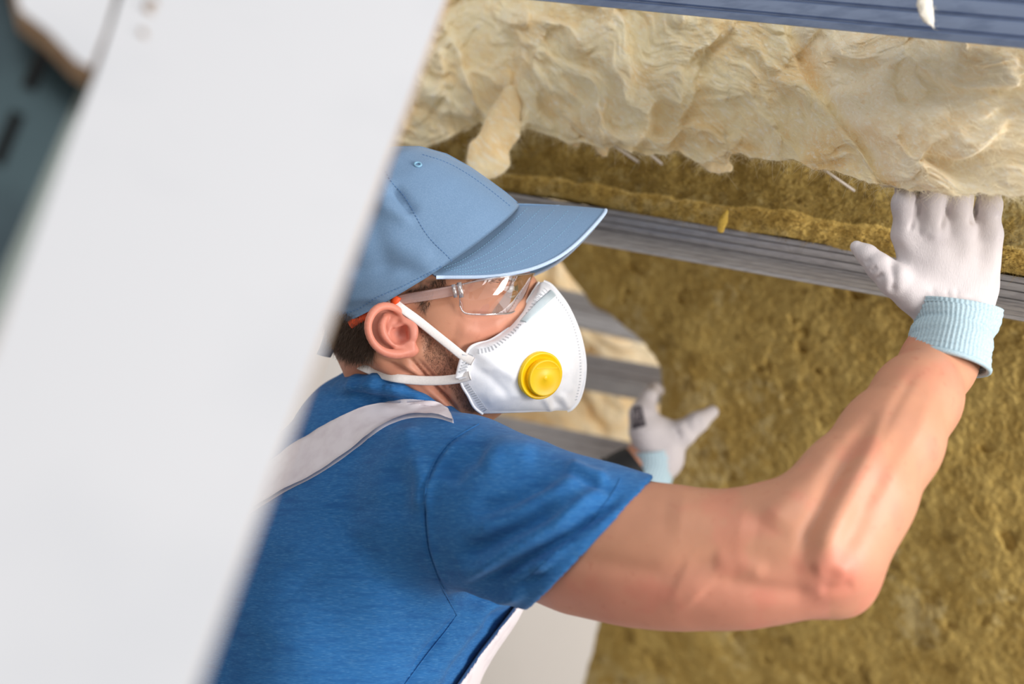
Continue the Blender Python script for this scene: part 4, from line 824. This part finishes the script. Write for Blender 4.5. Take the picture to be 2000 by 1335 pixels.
# ================================================================== SAFETY GLASSES
groot2 = empty('safety_glasses', PX(960, 612, 1.38), 'clear wrap-around safety glasses with orange temple tips under the cap', 'safety glasses')
LT = np.array([(898, 556, 1.342), (930, 549, 1.338), (965, 543, 1.338), (1000, 538, 1.346), (1024, 535, 1.362), (1040, 533, 1.388), (1044, 533, 1.42)]); LB = np.array([(898, 596, 1.343), (908, 611, 1.340), (940, 614, 1.340), (972, 613, 1.348), (1002, 609, 1.362), (1022, 588, 1.386), (1034, 560, 1.412)])
a, b = spline(LT, 40), spline(LB, 40); G = np.zeros((40, 16, 3))
for j in range(16):
    t = j/15; q = a*(1-t)+b*t; q[:, 2] -= .004*math.sin(t*math.pi); G[:, j] = np.array([PX(*x) for x in q])
lv = G.reshape(-1, 3); lf = gridf(40, 16); n0 = len(lv); obj('lens', np.concatenate([lv, mir(lv)]), lf.tolist()+(lf[:, ::-1]+n0).tolist(), M['lens'], groot2)
E = np.concatenate([G[:, -1], ]); tv, tf = tube(G[:, -1], .0009, 6); tv2, tf2 = tube(G[:, 0], .0009, 6); tv3, tf3 = tube(G[0], .0007, 6); A, B = joinm([(tv, tf), (tv2, tf2), (tv3, tf3)]); obj('lens_edge', np.concatenate([A, mir(A)]), B+[[i+len(A) for i in x] for x in B], M['rim'], groot2)
tp = [PX(*q) for q in ((772, 590, 1.347), (790, 584, 1.346), (830, 577, 1.343), (870, 570, 1.341), (900, 564, 1.340))]
tv, tf = tube(spline(tp, 24), np.linspace(.0052, .0054, 24), 10, flat=(1, .25), up=np.tile([0.1, 0, 1.], (24, 1))); tem = obj('temple', tv, tf, M['temple'], groot2)
c = PX(899, 566, 1.3385); A1 = np.array([.985, .17, 0]); bx1 = box(c, (A1, np.array([-.17, .985, 0]), np.array([0, 0, 1.])), (.0022, .0072, .0026)); bx2 = box(c-A1*.0055, (A1, np.array([-.17, .985, 0]), np.array([0, 0, 1.])), (.0018, .0062, .0020)); a, b = joinm([bx1, bx2]); obj('hinge', a, b, M['hinge'], groot2)
tv, tf = tube(spline([PX(*q) for q in ((776, 578, 1.342), (768, 590, 1.343), (756, 590, 1.350), (735, 605, 1.352), (700, 624, 1.358), (684, 634, 1.362))], 24), .0042, 10, flat=(1, .5)); obj('temple_tip', tv, tf, M['orange'], groot2)

# ================================================================== GLOVES
def near_glove(p):
    D = 1.300; P_ = lambda x, y, dz=0: PX(x, y, D+dz); s = D/F; d = None
    FG = (((1838, 606), (1771, 456, .003), (1768, 398, -.003), (1774, 368, .014), (1782, 340, .05), 24.5), ((1856, 608), (1822, 446, -.004), (1823, 388, -.009), (1828, 358, .014), (1836, 330, .05), 25), ((1880, 608), (1874, 444, -.003), (1874, 388, -.008), (1877, 358, .014), (1884, 330, .05), 24.5), ((1902, 610), (1930, 458, .005), (1932, 402, .000), (1931, 370, .016), (1926, 342, .05), 24))
    for w, k, m, t, e, r in FG:
        c = rc(p, P_(*w, .004), P_(k[0], k[1], k[2]+.003), 31*s, 28*s); d = c if d is None else smin(d, c, .014)
    q = p.copy(); q[:, 2] = -D-.012+(q[:, 2]+D+.012)*3.2; d = smin(d, rc(q, PX(1868, 560, D+.012), PX(1852, 490, D+.012), 80*s, 90*s)/1.7, .014)
    th = chain(p, [(P_(1822, 602, .004), 40*s), (P_(1784, 575, .0), 35*s), (P_(1746, 546, -.002), 31*s), (P_(1717, 520, .002), 25.5*s), (P_(1693, 497, .008), 19.5*s), (P_(1673, 482, .012), 13*s)], .005); d = smin(d, th, .012)
    fg = None
    for w, k, m, t, e, r in FG:
        c = chain(p, [(P_(*k), r*s*1.02), (P_(*m), r*s), (P_(*t), r*s*.95), (P_(*e), r*s*.8)], .006); fg = c if fg is None else smin(fg, c, .0008)
    return smin(d, fg, .006)
v, f = nets(near_glove, PX(1630, 690, 1.35)-[0, 0, .02], PX(1990, 300, 1.27)+[.0, 0, .02], .0016); v = smooth(v, f, 2)
v = ridge(v, f, [([(1795, 380), (1790, 420), (1776, 452)], 5, -.0030), ([(1849, 375), (1847, 420), (1838, 448)], 5, -.0030), ([(1904, 370), (1902, 415), (1897, 440)], 6, -.0036), ([(1786, 470), (1810, 452), (1838, 462)], 10, .0012), ([(1742, 500), (1746, 545), (1742, 575)], 9, -.0028), ([(1950, 420), (1962, 432)], 6, -.002), ([(1952, 460), (1964, 468)], 6, -.002),
 ([(1810, 575), (1850, 582), (1900, 578)], 7, .0014), ([(1820, 560), (1826, 585)], 5, -.0010), ([(1850, 565), (1852, 588)], 4, -.0010), ([(1870, 562), (1868, 588)], 4, -.0009), ([(1700, 530), (1712, 520)], 5, -.0014), ([(1712, 545), (1724, 534)], 5, -.0014), ([(1690, 515), (1700, 506)], 4, -.0012)])
# knitted ribs along the fingers
n = normals(v, f); q = proj(v); v = v+n*(.0006*fbm(v*60, 2, 44))[:, None]
gl = empty('work_glove', PX(1860, 640, 1.30), 'white nylon work glove raised into the pale wool at the right', 'glove', 'work gloves'); gm = obj('hand_shell', v, f, M['glove'], gl)
def cuff(parent, ctr, radii, ns, m, rib=.0006, nrib=64, wav=None, roll=True, th=.0022):
    """knitted cuff: rings swept along the wrist; ctr camera-frame centres, radii (across, depth)"""
    C = spline(np.array(ctr, float), ns); R = spline(np.array(radii, float), ns); T = np.gradient(C, axis=0); T /= np.linalg.norm(T, axis=1)[:, None]
    v = []; K = nrib*4
    for i in range(ns):
        S = np.cross(T[i], [0, 0, 1.]); S /= np.linalg.norm(S); U = np.cross(S, T[i])
        for k in range(K):
            a = 2*math.pi*k/K; r = rib*(math.sin(a*nrib)+.7*math.sin(i*2*math.pi/4)); w = wav(i/(ns-1), a) if wav else 0
            v.append(C[i]+S*(R[i, 0]+r+w)*math.cos(a)+U*(R[i, 1]+r+w)*math.sin(a))
    v = np.array(v).reshape(ns, K, 3); inn = C[:, None]+(v-C[:, None])*(1-th/R[:, :1, None]) ; o = v.transpose(1, 0, 2).reshape(-1, 3); i_ = inn.transpose(1, 0, 2).reshape(-1, 3); g = gridf(K, ns, True); n0 = len(o)
    ff = g.tolist()+(g[:, ::-1]+n0).tolist()
    for k in range(K): a, b = k*ns, ((k+1) % K)*ns; ff += [[a, a+n0, b+n0, b], [a+ns-1, b+ns-1, b+ns-1+n0, a+ns-1+n0]]
    cu = obj('cuff', np.concatenate([o, i_]), ff, m, parent)
    if roll:
        e = v[-1]; e = np.concatenate([e[::4], e[:1]]); tv, tf = tube(e, .0026, 8); obj('cuff_roll', tv, tf, m, cu)
    return cu
s = 1.285/F
cuff(gl, [PX(1871, 594, 1.300), PX(1868, 614, 1.299), PX(1862, 642, 1.295), PX(1856, 670, 1.290), PX(1851, 694, 1.287), PX(1848, 706, 1.286)], [(87*s, .0345), (86*s, .036), (80*s, .037), (77*s, .039), (81*s, .041), (82*s, .042)], 44, M['cuff'], .00045, 56, wav=lambda t, a: -.0022*math.exp(-((t-.42-.05*math.sin(a))/.07)**2)+.0012*math.exp(-((t-.55)/.08)**2))
# far glove
DF = 1.875
def far_glove(p):
    P_ = lambda x, y, dz=0: PX(x, y, DF+dz); s = DF/F
    d = rc(p, P_(1286, 905), P_(1272, 850), 37*s, 38*s)
    d = smin(d, rc(p, P_(1305, 890), P_(1300, 850), 30*s, 28*s), .02)
    d = smin(d, rc(p, P_(1258, 836), P_(1252, 808), 27*s, 22*s), .015)
    for a, b, c, e in ((1260, 806, 1272, 772), (1252, 808, 1262, 776)):
        d = smin(d, chain(p, [(P_(a, b, .004), 20*s), (P_(c, e, .014), 11*s), (P_(c+8, e-16, .05), 8*s), (P_(c+18, e-10, .09), 8*s)], .006), .010)
    d = smin(d, chain(p, [(P_(1310, 862, -.006), 30*s), (P_(1334, 845, -.012), 24*s), (P_(1362, 824, -.014), 19*s), (P_(1391, 804, -.004), 13*s)], .008), .010)
    return d
v, f = nets(far_glove, PX(1200, 960, 1.96)-[.01, 0, .01], PX(1420, 730, 1.80)+[.01, .02, .0], .0026); v = smooth(v, f, 2)
v = ridge(v, f, [([(1318, 836), (1330, 858)], 5, -.002), ([(1338, 826), (1352, 846)], 5, -.002), ([(1360, 816), (1372, 832)], 5, -.002)])
gl2 = empty('work_glove', PX(1285, 920, DF), 'blurred white work glove with a dark stamp gripping the rock wool slab edge', 'glove', 'work gloves'); obj('hand_shell', v, f, M['glove'], gl2); fb_ = bvh(v, f)
s = DF/F
cuff(gl2, [PX(1277, 878, DF), PX(1279, 900, DF), PX(1274, 918, DF), PX(1268, 934, DF)], [(44*s, .030), (43*s, .030), (42*s, .030), (44*s, .031)], 24, M['cuff'], .0004, 40)
# stamp: dark block with paler strokes, printed on the back of the hand
rows = []
for i in range(9):
    for k in range(6):
        q = np.array([1236, 795])*(1-i/8)*(1-k/5)+np.array([1253, 791])*(1-i/8)*(k/5)+np.array([1234, 838])*(i/8)*(1-k/5)+np.array([1262, 831])*(i/8)*(k/5); p, n = hit(fb_, *q); rows.append(p*.9996 if p is not None else PX(*q, 1.85))
g = gridf(9, 6); v0 = np.array(rows); n0 = len(v0); obj('printed_stamp', np.concatenate([v0, v0*1.0006]), g.tolist()+(g[:, ::-1]+n0).tolist(), M['stamp'], gl2)
lt = []
for (a, b) in (((1240, 800), (1242, 828)), ((1246, 798), (1250, 812)), ((1250, 816), (1253, 828)), ((1241, 812), (1251, 810))):
    P = [hit(fb_, *(np.array(a)*(1-t)+np.array(b)*t))[0] for t in (0, .5, 1)]
    if all(x is not None for x in P): lt.append(tube(np.array(P)*.9990, .0008, 5))
if lt: a, b = joinm(lt); obj('stamp_strokes', a, b, M['stampl'], gl2)
# black wristband on the far forearm
C = [PX(1257, 917, 1.885), PX(1240, 930, 1.885), PX(1214, 949, 1.885)]
wb = cuff(gl2, C, [(.0375, .037), (.0415, .0395), (.0435, .0415)], 10, M['band'], .0, 20, roll=True); wb.name = 'wristband'
wb.parent = None; wb.location = gl2.location; tag(wb, 'black wristband on the far forearm, just below the blurred glove', 'wristband')
for c in wb.children: c.name = 'band_edge'
